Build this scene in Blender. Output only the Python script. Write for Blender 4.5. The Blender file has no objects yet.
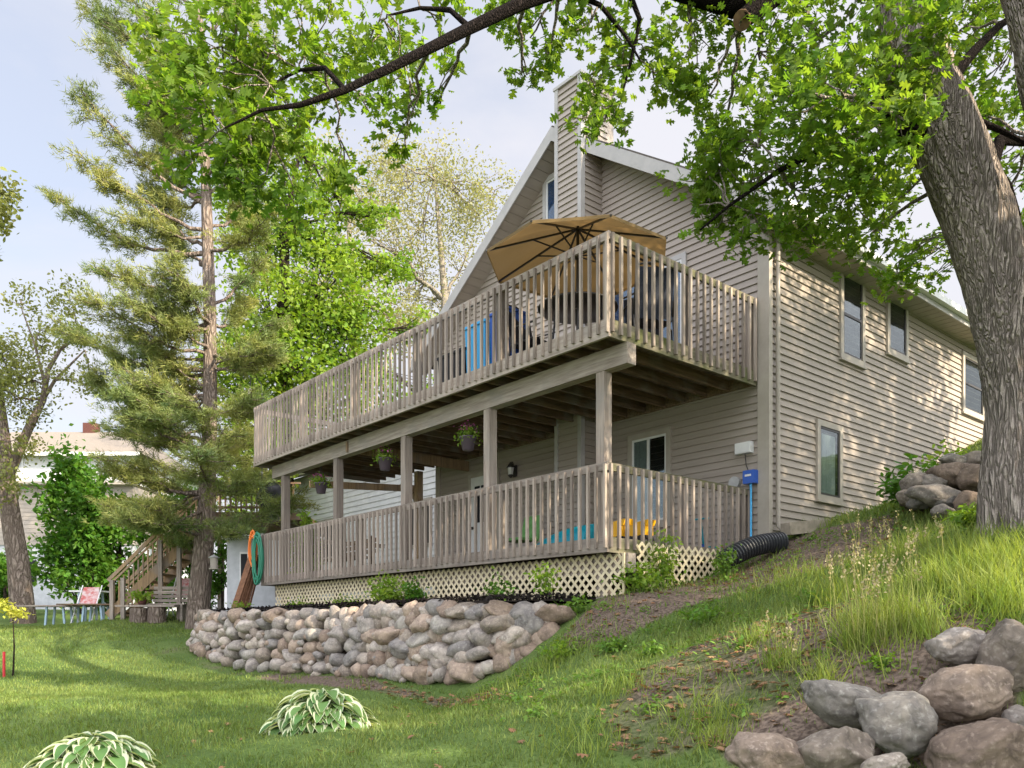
import bpy, math, random
import numpy as np
from mathutils import Vector, Matrix, noise
random.seed(7); rng = np.random.default_rng(11)
S = bpy.context.scene; COL = S.collection
R = math.radians

# ------------------------------------------------------------------ camera, sky, sun, exposure
cam_d = bpy.data.cameras.new('camera'); cam = bpy.data.objects.new('camera', cam_d); COL.objects.link(cam)
cam.location = (0, 0, 0); cam.rotation_euler = (R(90), 0, 0)
cam_d.sensor_width = 36; cam_d.lens = 822 / 1024 * 36; cam_d.shift_y = 246 / 1024; cam_d.clip_end = 2000; cam_d.clip_start = .05
S.camera = cam
SUN = Vector((0.80, -0.60, 0)).normalized(); SEL = R(28)
SDIR = Vector((SUN.x * math.cos(SEL), SUN.y * math.cos(SEL), math.sin(SEL)))
sd = bpy.data.lights.new('sun', 'SUN'); sd.energy = 2.0; sd.angle = R(.6); sd.color = (1, .86, .66)
so = bpy.data.objects.new('sun', sd); so.rotation_euler = SDIR.to_track_quat('Z', 'Y').to_euler(); COL.objects.link(so)
W = bpy.data.worlds.new('World'); S.world = W; W.use_nodes = True
wn = W.node_tree; wn.nodes.clear()
def N(t, kind, **kw):
    n = t.nodes.new(kind)
    for k, v in kw.items(): setattr(n, k, v)
    return n
out = N(wn, 'ShaderNodeOutputWorld'); add = N(wn, 'ShaderNodeMixShader')
bg1 = N(wn, 'ShaderNodeBackground'); bg2 = N(wn, 'ShaderNodeBackground')
sky = N(wn, 'ShaderNodeTexSky', sky_type='NISHITA', sun_disc=False)
sky.sun_elevation = SEL; sky.sun_rotation = math.atan2(SDIR.x, SDIR.y); sky.dust_density = 2.0
wn.links.new(sky.outputs[0], bg1.inputs[0]); bg1.inputs[1].default_value = .05
tc = N(wn, 'ShaderNodeTexCoord'); mp = N(wn, 'ShaderNodeMapping'); mp.inputs['Scale'].default_value = (1.2, 1.2, 3.2)
nz = N(wn, 'ShaderNodeTexNoise'); nz.inputs['Scale'].default_value = 2.4; nz.inputs['Detail'].default_value = 7; nz.inputs['Roughness'].default_value = .55
nz.inputs['Distortion'].default_value = .4
wn.links.new(tc.outputs['Generated'], mp.inputs[0]); wn.links.new(mp.outputs[0], nz.inputs[0])
dt = N(wn, 'ShaderNodeVectorMath', operation='DOT_PRODUCT'); dt.inputs[1].default_value = (.62, .3, -.52)
wn.links.new(tc.outputs['Generated'], dt.inputs[0])
ma = N(wn, 'ShaderNodeMath', operation='MULTIPLY_ADD'); ma.inputs[1].default_value = .75; wn.links.new(dt.outputs['Value'], ma.inputs[0]); wn.links.new(nz.outputs[0], ma.inputs[2])
cr = N(wn, 'ShaderNodeValToRGB'); cr.color_ramp.elements[0].position = .14; cr.color_ramp.elements[0].color = (.58, .58, .58, 1)
cr.color_ramp.elements[1].position = .52; cr.color_ramp.elements[1].color = (.97, .97, .97, 1)
wn.links.new(ma.outputs[0], cr.inputs[0]); wn.links.new(cr.outputs[0], add.inputs[0])
bg2.inputs[0].default_value = (.94, .935, 1.0, 1)
d2 = N(wn, 'ShaderNodeVectorMath', operation='DOT_PRODUCT'); d2.inputs[1].default_value = (.15, -.62, .77); wn.links.new(tc.outputs['Generated'], d2.inputs[0])
m2 = N(wn, 'ShaderNodeMapRange'); m2.interpolation_type = 'SMOOTHSTEP'; m2.inputs['From Min'].default_value = .05; m2.inputs['From Max'].default_value = .75; m2.inputs['To Min'].default_value = .17; m2.inputs['To Max'].default_value = .80
wn.links.new(d2.outputs['Value'], m2.inputs[0]); wn.links.new(m2.outputs[0], bg2.inputs[1])
wn.links.new(bg1.outputs[0], add.inputs[1]); wn.links.new(bg2.outputs[0], add.inputs[2]); wn.links.new(add.outputs[0], out.inputs[0])
vs = S.view_settings; vs.view_transform = 'Standard'; vs.look = 'None'; vs.exposure = 2.5; vs.gamma = 1

# ------------------------------------------------------------------ frames and helpers
F = 822.; HZ = 630.
U = np.array([-.6494, .7604]); V = np.array([.7606, .6493]); ZC = 11.8
PC = np.array([(768 - 512) / F * ZC, ZC]); ANG = math.atan2(.6493, .7606)
def H(x, y, z=0): p = PC + x * V + y * U; return Vector((p[0], p[1], z))      # house frame: x along the side wall, y along the gable wall
def P(px, py, Z): return Vector(((px - 512) / F * Z, Z, (HZ - py) / F * Z))
def onx(px, py, x):
    b = PC + x * V; k = (px - 512) / F; y = (b[0] - k * b[1]) / (k * U[1] - U[0]); return x, y, (HZ - py) / F * (b[1] + y * U[1])
def ony(px, py, y):
    b = PC + y * U; k = (px - 512) / F; x = (k * b[1] - b[0]) / (V[0] - k * V[1]); return x, y, (HZ - py) / F * (b[1] + x * V[1])

class MB:
    def __init__(s): s.v = []; s.f = []; s.sm = []
    def add(s, vs_, fs, smooth=False):
        o = len(s.v); s.v += [tuple(a) for a in vs_]
        for f in fs: s.f.append(tuple(i + o for i in f)); s.sm.append(smooth)
    def box(s, x0, x1, y0, y1, z0, z1):
        s.add([(x0,y0,z0),(x1,y0,z0),(x1,y1,z0),(x0,y1,z0),(x0,y0,z1),(x1,y0,z1),(x1,y1,z1),(x0,y1,z1)],
              [(0,3,2,1),(4,5,6,7),(0,1,5,4),(1,2,6,5),(2,3,7,6),(3,0,4,7)]); return s
    def bar(s, a, b, w, h, up=(0, 0, 1)):
        a = Vector(a); b = Vector(b); d = (b - a).normalized(); up = Vector(up)
        if abs(d.dot(up)) > .98: up = Vector((1, 0, 0))
        r = d.cross(up).normalized(); u = r.cross(d).normalized(); r *= w / 2; u *= h / 2
        s.add([a-r-u, a+r-u, a+r+u, a-r+u, b-r-u, b+r-u, b+r+u, b-r+u], [(0,1,2,3),(7,6,5,4),(0,4,5,1),(1,5,6,2),(2,6,7,3),(3,7,4,0)]); return s
    def tube(s, path, rad, n=8, cap=True, flare=None):
        path = [Vector(p) for p in path]; m = len(path)
        if not hasattr(rad, '__len__'): rad = [rad] * m
        ring = []; prev = None
        for i, p in enumerate(path):
            d = (path[min(i+1, m-1)] - path[max(i-1, 0)]).normalized()
            if prev is None: a = d.cross(Vector((0, 0, 1)) if abs(d.z) < .9 else Vector((1, 0, 0))).normalized()
            else: a = (prev - d * prev.dot(d)).normalized()
            prev = a; b = d.cross(a)
            for k in range(n):
                t = 2 * math.pi * k / n; rr = rad[i] * (flare(i, k, t) if flare else 1)
                ring.append(p + (a * math.cos(t) + b * math.sin(t)) * rr)
        fs = [(i*n+k, i*n+(k+1) % n, (i+1)*n+(k+1) % n, (i+1)*n+k) for i in range(m-1) for k in range(n)]
        s.add(ring, fs, True)
        if cap: s.add(ring[:n], [tuple(range(n))[::-1]]); s.add(ring[-n:], [tuple(range(n))])
        return s
    def lathe(s, prof, c=(0, 0, 0), n=20, smooth=True):
        c = Vector(c); vs_ = [(c.x + r * math.cos(2*math.pi*k/n), c.y + r * math.sin(2*math.pi*k/n), c.z + z) for r, z in prof for k in range(n)]
        fs = [(i*n+k, i*n+(k+1) % n, (i+1)*n+(k+1) % n, (i+1)*n+k) for i in range(len(prof)-1) for k in range(n)]
        s.add(vs_, fs, smooth); return s
    def prism(s, pts, d):
        d = Vector(d); n = len(pts); a = [Vector(p) for p in pts]
        s.add(a + [p + d for p in a], [tuple(range(n))[::-1], tuple(range(n, 2*n))] + [(i, (i+1) % n, n+(i+1) % n, n+i) for i in range(n)]); return s
    def build(s, name, mat, parent=None, base=(0, 0, 0), rot=0.0):
        """coordinates were collected in the same frame as base"""
        me = bpy.data.meshes.new(name); bx, by, bz = base
        me.from_pydata([(x-bx, y-by, z-bz) for x, y, z in s.v], [], s.f); me.polygons.foreach_set('use_smooth', s.sm); me.update()
        o = bpy.data.objects.new(name, me); me.materials.append(mat); COL.objects.link(o)
        if parent: o.parent = parent
        return o
def props(o, label=None, cat=None, group=None, kind=None):
    for k, v_ in (('label', label), ('category', cat), ('group', group), ('kind', kind)):
        if v_: o[k] = v_
    return o
class Thing:
    """root Empty at base; house=True means all coordinates are house-frame ones"""
    def __init__(s, name, label, cat, base, group=None, house=False):
        s.base = tuple(base); s.o = bpy.data.objects.new(name, None); COL.objects.link(s.o); s.o.empty_display_size = .2
        if house: s.o.location = H(*base); s.o.rotation_euler = (0, 0, ANG)
        else: s.o.location = base
        props(s.o, label, cat, group)
    def part(s, name, mb, mat, parent=None): return mb.build(name, mat, parent or s.o, s.base)
def single(name, mb, mat, base, label, cat, group=None, house=False, kind=None):
    o = mb.build(name, mat, None, base)
    if house: o.location = H(*base); o.rotation_euler = (0, 0, ANG)
    else: o.location = base
    return props(o, label, cat, group, kind)
def copy_tree(o, parent=None):
    c = o.copy(); COL.objects.link(c); c.parent = parent
    for ch in list(o.children): copy_tree(ch, c)
    return c
def arr_mesh(name, verts, loops, starts, mat, parent=None, smooth=False):
    me = bpy.data.meshes.new(name); me.vertices.add(len(verts)); me.vertices.foreach_set('co', np.ascontiguousarray(verts, dtype=np.float32).ravel())
    me.loops.add(len(loops)); me.loops.foreach_set('vertex_index', loops.astype(np.int32)); me.polygons.add(len(starts)); me.polygons.foreach_set('loop_start', starts.astype(np.int32))
    if smooth: me.polygons.foreach_set('use_smooth', np.ones(len(starts), bool))
    me.update(calc_edges=True); me.validate()
    o = bpy.data.objects.new(name, me); me.materials.append(mat); COL.objects.link(o)
    if parent: o.parent = parent
    return o
def rotmats(n, tilt=1.0, yaw=None, g=rng):
    """random yaw, tilt from the vertical (0 flat .. 1 any), roll"""
    a = g.uniform(0, 2*np.pi, n) if yaw is None else yaw; b = g.normal(0, tilt, n); c = g.normal(0, tilt, n); z = np.zeros(n); o = np.ones(n)
    def mk(rows): return np.stack([np.stack(r, -1) for r in rows], -2)
    Rz = mk([[np.cos(a), -np.sin(a), z], [np.sin(a), np.cos(a), z], [z, z, o]]); Rx = mk([[o, z, z], [z, np.cos(b), -np.sin(b)], [z, np.sin(b), np.cos(b)]])
    Ry = mk([[np.cos(c), z, np.sin(c)], [z, o, z], [-np.sin(c), z, np.cos(c)]])
    return Rz @ Rx @ Ry
def scatter(name, tmpl, pos, rots, scale, mat, parent=None, base=(0, 0, 0)):
    tv, tf = tmpl; tv = np.array(tv, float); n = len(pos); k = len(tv); sc = np.asarray(scale)
    sc = sc[:, None, None] if sc.ndim == 1 else sc[:, None, :]
    v = np.einsum('nij,nkj->nki', rots, tv[None] * sc) + np.asarray(pos)[:, None, :] - np.array(base)
    lt = np.concatenate([np.array(f) for f in tf]); ls = np.cumsum([0] + [len(f) for f in tf])[:-1]; L = len(lt)
    loops = (lt[None] + np.arange(n)[:, None] * k).ravel(); starts = (ls[None] + np.arange(n)[:, None] * L).ravel()
    return arr_mesh(name, v.reshape(-1, 3), loops, starts, mat, parent)
# leaf outlines: stalk at the origin, blade along +y
def lobed():
    half = [(0, .0), (.04, .16), (.16, .13), (.33, .22), (.20, .33), (.14, .38), (.40, .50), (.46, .62), (.27, .60), (.13, .62), (.27, .82), (.18, .86), (.07, .84), (0, 1.0)]
    pts = half + [(-x, y) for x, y in half[-2:0:-1]]
    v = [(x, y, -abs(x) * .25 - .12 * y * y) for x, y in pts]; n = len(half); m = len(pts)
    f = []
    for i in range(n - 1):
        j = (m - i) % m; j2 = m - i - 1
        if i == 0: f.append((0, 1, m - 1))
        elif i == n - 2: f.append((i, i + 1, j))
        else: f.append((i, i + 1, j2, j))
    return v, f
LOBED = lobed()
OVAL = ([(0, 0, 0), (.26, .35, -.05), (.2, .72, -.1), (0, 1, -.2), (-.2, .72, -.1), (-.26, .35, -.05)], [(0, 1, 2, 3, 4, 5)])
QUAD = ([(0, 0, 0), (.32, .45, .06), (0, 1, -.08), (-.32, .45, .06)], [(0, 1, 2, 3)])
NEEDLE = ([(-.028, 0, 0), (.028, 0, 0), (0, 1, -.12)], [(0, 1, 2)])
BLADE = ([(-.5, 0, 0), (.5, 0, 0), (.36, .12, .55), (-.36, .12, .55), (0, .42, 1)], [(0, 1, 2, 3), (3, 2, 4)])

# ------------------------------------------------------------------ materials
def mat(name, col, rough=.7, spec=.3, col2=None, scale=8, stretch=(1, 1, 1), bump=0, detail=5, rnd=0, metallic=0, spots=None, dist=0, hue=0):
    m = bpy.data.materials.new(name); m.use_nodes = True; t = m.node_tree; b = t.nodes['Principled BSDF']
    b.inputs['Roughness'].default_value = rough; b.inputs['Specular IOR Level'].default_value = spec; b.inputs['Metallic'].default_value = metallic
    c = N(t, 'ShaderNodeRGB'); c.outputs[0].default_value = (*col, 1); src = c.outputs[0]
    if col2 is not None or bump or spots:
        tc = N(t, 'ShaderNodeTexCoord'); mp = N(t, 'ShaderNodeMapping'); mp.inputs['Scale'].default_value = stretch
        t.links.new(tc.outputs['Object'], mp.inputs[0]); n = N(t, 'ShaderNodeTexNoise'); n.inputs['Scale'].default_value = scale; n.inputs['Detail'].default_value = detail
        n.inputs['Roughness'].default_value = .65; n.inputs['Distortion'].default_value = dist; t.links.new(mp.outputs[0], n.inputs[0])
    if col2 is not None:
        r = N(t, 'ShaderNodeMapRange'); r.inputs['From Min'].default_value = .36; r.inputs['From Max'].default_value = .64; t.links.new(n.outputs[0], r.inputs[0])
        x = N(t, 'ShaderNodeMix', data_type='RGBA'); x.inputs['B'].default_value = (*col2, 1); t.links.new(src, x.inputs['A']); t.links.new(r.outputs[0], x.inputs['Factor']); src = x.outputs['Result']
    if spots:
        sc, scol, lo, hi = spots; n2 = N(t, 'ShaderNodeTexNoise'); n2.inputs['Scale'].default_value = sc; n2.inputs['Detail'].default_value = 4; t.links.new(tc.outputs['Object'], n2.inputs[0])
        r2 = N(t, 'ShaderNodeMapRange'); r2.inputs['From Min'].default_value = lo; r2.inputs['From Max'].default_value = hi; t.links.new(n2.outputs[0], r2.inputs[0])
        x = N(t, 'ShaderNodeMix', data_type='RGBA'); x.inputs['B'].default_value = (*scol, 1); t.links.new(src, x.inputs['A']); t.links.new(r2.outputs[0], x.inputs['Factor']); src = x.outputs['Result']
    if rnd or hue:
        oi = N(t, 'ShaderNodeObjectInfo'); ge = N(t, 'ShaderNodeNewGeometry'); ad = N(t, 'ShaderNodeMath', operation='ADD'); fr = N(t, 'ShaderNodeMath', operation='FRACT')
        t.links.new(oi.outputs['Random'], ad.inputs[0]); t.links.new(ge.outputs['Random Per Island'], ad.inputs[1]); t.links.new(ad.outputs[0], fr.inputs[0])
        r3 = N(t, 'ShaderNodeMapRange'); r3.inputs['To Min'].default_value = 1 - rnd; r3.inputs['To Max'].default_value = 1 + rnd; t.links.new(fr.outputs[0], r3.inputs[0])
        h = N(t, 'ShaderNodeHueSaturation'); t.links.new(src, h.inputs['Color']); t.links.new(r3.outputs[0], h.inputs['Value']); src = h.outputs[0]
        if hue:
            ml = N(t, 'ShaderNodeMath', operation='MULTIPLY'); ml.inputs[1].default_value = 7.31; t.links.new(fr.outputs[0], ml.inputs[0]); f2 = N(t, 'ShaderNodeMath', operation='FRACT'); t.links.new(ml.outputs[0], f2.inputs[0])
            r4 = N(t, 'ShaderNodeMapRange'); r4.inputs['To Min'].default_value = .5 - hue; r4.inputs['To Max'].default_value = .5 + hue; t.links.new(f2.outputs[0], r4.inputs[0]); t.links.new(r4.outputs[0], h.inputs['Hue'])
    t.links.new(src, b.inputs['Base Color'])
    if bump:
        bm = N(t, 'ShaderNodeBump'); bm.inputs['Strength'].default_value = bump; bm.inputs['Distance'].default_value = .02; t.links.new(n.outputs[0], bm.inputs['Height']); t.links.new(bm.outputs[0], b.inputs['Normal'])
    m['src'] = 1; return m
def leafmat(name, col, col2, trans=.45, scale=.5, rnd=.3, gloss=.06, hue=.015, tint=(1.5, 1.5, .55, 1)):
    m = mat(name, col, .5, .2, col2, scale=scale, rnd=rnd, hue=hue); t = m.node_tree; b = t.nodes['Principled BSDF']; o = t.nodes['Material Output']
    src = b.inputs['Base Color'].links[0].from_socket
    tr = N(t, 'ShaderNodeBsdfTranslucent'); g = N(t, 'ShaderNodeMixRGB', blend_type='MULTIPLY'); g.inputs[0].default_value = 1; g.inputs[2].default_value = tint
    t.links.new(src, g.inputs[1]); t.links.new(g.outputs[0], tr.inputs[0]); mx = N(t, 'ShaderNodeMixShader'); mx.inputs[0].default_value = trans
    t.links.new(b.outputs[0], mx.inputs[1]); t.links.new(tr.outputs[0], mx.inputs[2]); t.links.new(mx.outputs[0], o.inputs[0]); return m
def wood(name, axis, c=(.36, .31, .26), c2=(.22, .18, .15), moss=None, rnd=.22):
    st = [26, 26, 26]; st[axis] = 1.6
    return mat(name, c, .85, .15, c2, scale=1.0, stretch=tuple(st), bump=.5, rnd=rnd, spots=moss or (2.2, (.24, .215, .19), .5, .75))
WX = wood('wood_x', 0); WY = wood('wood_y', 1); WZ = wood('wood_z', 2, (.355, .30, .25), (.215, .175, .145), rnd=.32); WM = wood('wood_mossy', 0, (.23, .20, .15), (.12, .115, .07), (3, (.09, .10, .04), .45, .7))
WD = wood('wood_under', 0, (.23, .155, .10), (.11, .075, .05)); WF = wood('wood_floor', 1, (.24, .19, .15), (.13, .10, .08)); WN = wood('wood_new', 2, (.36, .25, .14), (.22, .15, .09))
SID = mat('siding', (.355, .305, .255), .55, .3, (.30, .258, .215), scale=1.0, stretch=(.5, .5, 9.26), bump=0, spots=(5, (.35, .30, .255), .55, .8))
SIDG = mat('siding_shade_grey', (.37, .322, .275), .55, .3, (.315, .272, .232), scale=1.0, stretch=(.5, .5, 9.26), spots=(4, (.36, .31, .265), .58, .85))  # the same siding with the shaded gable's greyer tone put in
TRIM = mat('trim', (.39, .35, .295), .5, .3, (.335, .30, .25), scale=3); FAS = mat('fascia', (.42, .40, .38), .45, .4, (.36, .345, .33), scale=4)
WHITE = mat('white_paint', (.72, .72, .70), .5, .4, (.62, .62, .61), scale=3); GREYM = mat('grey_metal', (.45, .45, .44), .4, .4, (.35, .35, .34), scale=5)
ROOF = mat('shingles', (.13, .115, .10), .9, .1, (.07, .063, .058), scale=14, bump=.6, stretch=(1, 3, 1)); TROOF = mat('tan_shingles', (.25, .22, .185), .9, .1, (.18, .155, .13), scale=14, bump=.5)
CREAM = mat('lattice_vinyl', (.74, .64, .43), .6, .3, (.60, .51, .33), scale=6); SOIL = mat('soil', (.07, .05, .035), .95, .05, (.03, .022, .018), scale=20, bump=.8)
MULCH = mat('mulch', (.035, .028, .024), .95, .1, (.012, .010, .010), scale=34, bump=1.0, detail=8); CONC = mat('concrete', (.38, .33, .26), .9, .1, (.25, .22, .17), scale=9, bump=.4)
BLACK = mat('black_plastic', (.018, .018, .02), .42, .4); DARKM = mat('dark_metal', (.03, .027, .025), .4, .5); SLING = mat('dark_sling', (.022, .026, .04), .7, .2, (.04, .045, .06), scale=60)
TEAL = mat('teal_plastic', (.0, .26, .34), .35, .5, (.0, .20, .27), scale=4); LBLUE = mat('light_blue_plastic', (.05, .38, .72), .35, .5); RBLUE = mat('royal_blue_plastic', (.02, .09, .42), .35, .5)
YEL = mat('yellow_plastic', (.80, .42, .01), .35, .5); RED = mat('red_plastic', (.50, .03, .04), .4, .4); GREENP = mat('green_fabric', (.10, .24, .07), .7, .2, (.14, .30, .10), scale=12)
POT = mat('purple_grey_pot', (.13, .10, .13), .5, .3); BRICK = mat('brick', (.12, .05, .04), .9, .1, (.07, .035, .03), scale=20)
CURT_REFL = mat('curtain_or_reflection', (.62, .63, .60), .8, .1, (.50, .51, .49), scale=1, stretch=(45, 45, .3)); DARKIN = mat('dark_interior', (.012, .013, .016), .6, .2); SKYREFL = mat('blue_sky_reflection', (.05, .14, .38), .5, .3)  # the blue paints the sky's reflection onto the backing behind the glass
HOSEG = mat('green_hose', (.02, .17, .10), .4, .4); HOSEO = mat('orange_cord', (.75, .20, .04), .45, .3); GREYH = mat('grey_stucco', (.50, .51, .53), .9, .1, (.40, .41, .43), scale=4, bump=.3)
PINK = leafmat('pink_petal', (.62, .08, .38), (.75, .25, .55), .3, tint=(1, 1, 1, 1)); CUTW = mat('cut_wood', (.20, .125, .07), .9, .1, (.10, .06, .035), scale=9)
TAN = leafmat('tan_canvas', (.25, .17, .07), (.215, .145, .06), .34, rnd=0, hue=0, scale=1, tint=(1.1, 1, .9, 1))
def glass(name, tint=(.02, .025, .035), mirror=.55):
    m = bpy.data.materials.new(name); m.use_nodes = True; t = m.node_tree; t.nodes.remove(t.nodes['Principled BSDF']); o = t.nodes['Material Output']
    tr = N(t, 'ShaderNodeBsdfTransparent'); tr.inputs[0].default_value = (.75, .8, .8, 1); gl = N(t, 'ShaderNodeBsdfGlossy'); gl.inputs['Roughness'].default_value = .04
    tc = N(t, 'ShaderNodeTexCoord'); nz = N(t, 'ShaderNodeTexNoise'); nz.inputs['Scale'].default_value = 1.2; t.links.new(tc.outputs['Object'], nz.inputs[0])
    bm = N(t, 'ShaderNodeBump'); bm.inputs['Strength'].default_value = .12; bm.inputs['Distance'].default_value = .05; t.links.new(nz.outputs[0], bm.inputs['Height']); t.links.new(bm.outputs[0], gl.inputs['Normal'])
    fr = N(t, 'ShaderNodeFresnel'); fr.inputs[0].default_value = 1.6; ad = N(t, 'ShaderNodeMath', operation='MULTIPLY_ADD'); ad.inputs[1].default_value = .42; ad.inputs[2].default_value = mirror * .04; t.links.new(fr.outputs[0], ad.inputs[0])
    mx = N(t, 'ShaderNodeMixShader'); t.links.new(ad.outputs[0], mx.inputs[0]); t.links.new(tr.outputs[0], mx.inputs[1]); t.links.new(gl.outputs[0], mx.inputs[2]); t.links.new(mx.outputs[0], o.inputs[0]); return m
GLASS = glass('window_glass')
STONE = None
def stonemat(nm='fieldstone', k=1.0, sp=1.0):
    m = mat(nm, (.42 * k, .375 * k, .33 * k), .88, .2, (.24 * k * .9, .215 * k * .9, .20 * k * .9), scale=9, bump=1.0, detail=12, dist=.6, spots=(38, (.50 * sp, .47 * sp, .43 * sp), .54, .78)); t = m.node_tree; b = t.nodes['Principled BSDF']; src = b.inputs['Base Color'].links[0].from_socket
    oi = N(t, 'ShaderNodeObjectInfo'); ge = N(t, 'ShaderNodeNewGeometry'); ad = N(t, 'ShaderNodeMath', operation='ADD'); fr = N(t, 'ShaderNodeMath', operation='FRACT')
    t.links.new(oi.outputs['Random'], ad.inputs[0]); t.links.new(ge.outputs['Random Per Island'], ad.inputs[1]); t.links.new(ad.outputs[0], fr.inputs[0])
    cr = N(t, 'ShaderNodeValToRGB'); cr.color_ramp.interpolation = 'CONSTANT'; e = cr.color_ramp.elements; cols = [(.95, .90, .84), (.80, .68, .57), (1.15, 1.12, 1.08), (.68, .69, .70), (1.0, .86, .74), (.86, .84, .81), (1.25, 1.2, 1.1), (.74, .62, .53), (.93, .94, .90), (.82, .76, .68)]
    e[0].color = (*cols[0], 1); e[1].position = .1; e[1].color = (*cols[1], 1)
    for i in range(2, 10): x = e.new(i / 10); x.color = (*cols[i], 1)
    t.links.new(fr.outputs[0], cr.inputs[0]); mm = N(t, 'ShaderNodeMixRGB', blend_type='MULTIPLY'); mm.inputs[0].default_value = 1; t.links.new(src, mm.inputs[1]); t.links.new(cr.outputs[0], mm.inputs[2]); t.links.new(mm.outputs[0], b.inputs['Base Color']); return m
STONE = stonemat(); STONEB = stonemat('boulder_stone', .62, .75)
def barkmat(name, c, c2, sc=18, zs=.16, bump=1.0):
    m = mat(name, c, .95, .05); t = m.node_tree; b = t.nodes['Principled BSDF']; tc = N(t, 'ShaderNodeTexCoord'); mp = N(t, 'ShaderNodeMapping'); mp.inputs['Scale'].default_value = (1, 1, zs)
    nd = N(t, 'ShaderNodeTexNoise'); nd.inputs['Scale'].default_value = sc * .35; nd.inputs['Detail'].default_value = 3; t.links.new(tc.outputs['Object'], mp.inputs[0]); t.links.new(mp.outputs[0], nd.inputs[0])
    va = N(t, 'ShaderNodeMixRGB', blend_type='LINEAR_LIGHT'); va.inputs[0].default_value = .2; t.links.new(mp.outputs[0], va.inputs[1]); t.links.new(nd.outputs['Color'], va.inputs[2])
    vo = N(t, 'ShaderNodeTexVoronoi', feature='DISTANCE_TO_EDGE'); vo.inputs['Scale'].default_value = sc; t.links.new(va.outputs[0], vo.inputs['Vector'])
    n2 = N(t, 'ShaderNodeTexNoise'); n2.inputs['Scale'].default_value = 60; n2.inputs['Detail'].default_value = 4; t.links.new(tc.outputs['Object'], n2.inputs[0])
    mr = N(t, 'ShaderNodeMapRange'); mr.inputs['From Max'].default_value = .34; t.links.new(vo.outputs['Distance'], mr.inputs[0]); mu = N(t, 'ShaderNodeMath', operation='MULTIPLY_ADD'); mu.inputs[1].default_value = .35
    t.links.new(n2.outputs[0], mu.inputs[0]); t.links.new(mr.outputs[0], mu.inputs[2]); x = N(t, 'ShaderNodeMix', data_type='RGBA'); x.inputs['A'].default_value = (*c2, 1); x.inputs['B'].default_value = (*c, 1)
    t.links.new(mu.outputs[0], x.inputs['Factor']); t.links.new(x.outputs['Result'], b.inputs['Base Color']); bm = N(t, 'ShaderNodeBump'); bm.inputs['Strength'].default_value = bump; bm.inputs['Distance'].default_value = .04
    t.links.new(mu.outputs[0], bm.inputs['Height']); t.links.new(bm.outputs[0], b.inputs['Normal']); return m
OAKB = barkmat('oak_bark', (.42, .36, .31), (.17, .14, .12), 21, .12); PINEB = barkmat('pine_bark', (.27, .22, .18), (.10, .075, .06), 10, .3); DARKB = barkmat('dark_bark', (.07, .055, .045), (.03, .024, .02), 22, .3); GREYB = barkmat('grey_bark', (.30, .27, .22), (.14, .12, .09), 14, .3, .5)
LIMB = barkmat('limb_bark_backlit', (.028, .022, .02), (.012, .010, .009), 30, .3)  # oak bark blackened to paint in the overhead limbs' backlit look
OAKL = leafmat('oak_leaf', (.10, .185, .028), (.165, .25, .04), .58, scale=.6); OAKLY = leafmat('oak_leaf_light', (.13, .24, .03), (.17, .27, .045), .55, scale=.6)
MAPL = leafmat('maple_leaf', (.12, .215, .025), (.21, .30, .045), .45, scale=.5); BUSHL = leafmat('bush_leaf', (.06, .15, .02), (.10, .21, .03), .4, scale=.6)
PALEL = leafmat('pale_leaf', (.22, .225, .12), (.30, .285, .19), .45, scale=.4); PINEN = leafmat('pine_needle', (.10, .155, .055), (.28, .28, .08), .25, scale=.55, rnd=.35); WILL = leafmat('sparse_leaf', (.17, .19, .07), (.24, .25, .10), .4, scale=.4)
VINE = leafmat('vine_leaf', (.14, .25, .03), (.24, .33, .06), .5, scale=1.5); WEED = leafmat('weed_leaf', (.10, .20, .03), (.16, .26, .05), .4, scale=2); YELL = leafmat('yellow_leaf', (.45, .42, .08), (.35, .38, .07), .4, scale=2)
DRYL = leafmat('dry_leaf', (.25, .14, .07), (.33, .20, .11), .15, scale=2); GRASS = leafmat('grass_blade', (.12, .18, .04), (.20, .25, .075), .35, scale=.55, rnd=.35, hue=.02); TALLG = leafmat('tall_grass', (.26, .30, .08), (.38, .36, .16), .4, scale=2, rnd=.3)
SEED = leafmat('seed_head', (.34, .29, .16), (.42, .36, .22), .3, scale=5)

# ------------------------------------------------------------------ terrain
CP = []
for px, py, Z in [(0,768,6),(250,768,5.8),(512,768,5.2),(90,700,9.3),(320,728,7.2),(0,660,15),(250,667,14.6),(195,655,16.2),(330,675,12.3),(420,688,10.5),(490,684,9.7),(535,662,9.1),(572,634,9.1),(612,599,9.9),
                  (700,583,10.6),(752,560,11.5),(775,540,11.8),(860,520,13.4),(900,500,14.4),(930,485,15.2),(900,640,5.2),(1010,600,5.3),(900,790,4.1),(1010,790,3.9),(760,780,4.5),(650,768,4.9),(600,700,6.3),(700,700,5.7),
                  (700,645,7.2),(640,645,8.2),(800,605,7.8),(860,575,8.6),(800,562,10),(930,565,6.9),(1020,545,6.4),(1008,520,7.0),(200,629,20),(100,626,24),(20,614,27),(150,615,23),(400,768,5.4),(250,700,9.5),(420,720,8)]:
    p = P(px, py, Z); CP.append((p.x, p.y, p.z))
CP += [(0, 0, -1.35), (-5, 0, -1.4), (-10, 3, -1.2), (4, 0, -.9), (8, 2, .3), (12, 5, 2.8), (14, 12, 4), (9, 16, 3.6), (20, 20, 5), (-20, 10, -.9), (-30, 30, .6), (-30, 60, 1.5), (0, 45, 1.2), (20, 45, 4), (-60, 60, 1.5), (60, 60, 5), (60, 0, 5), (-60, 0, -1.0), (0, -15, -1.8), (0, 120, 2), (8, -10, 0)]
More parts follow.
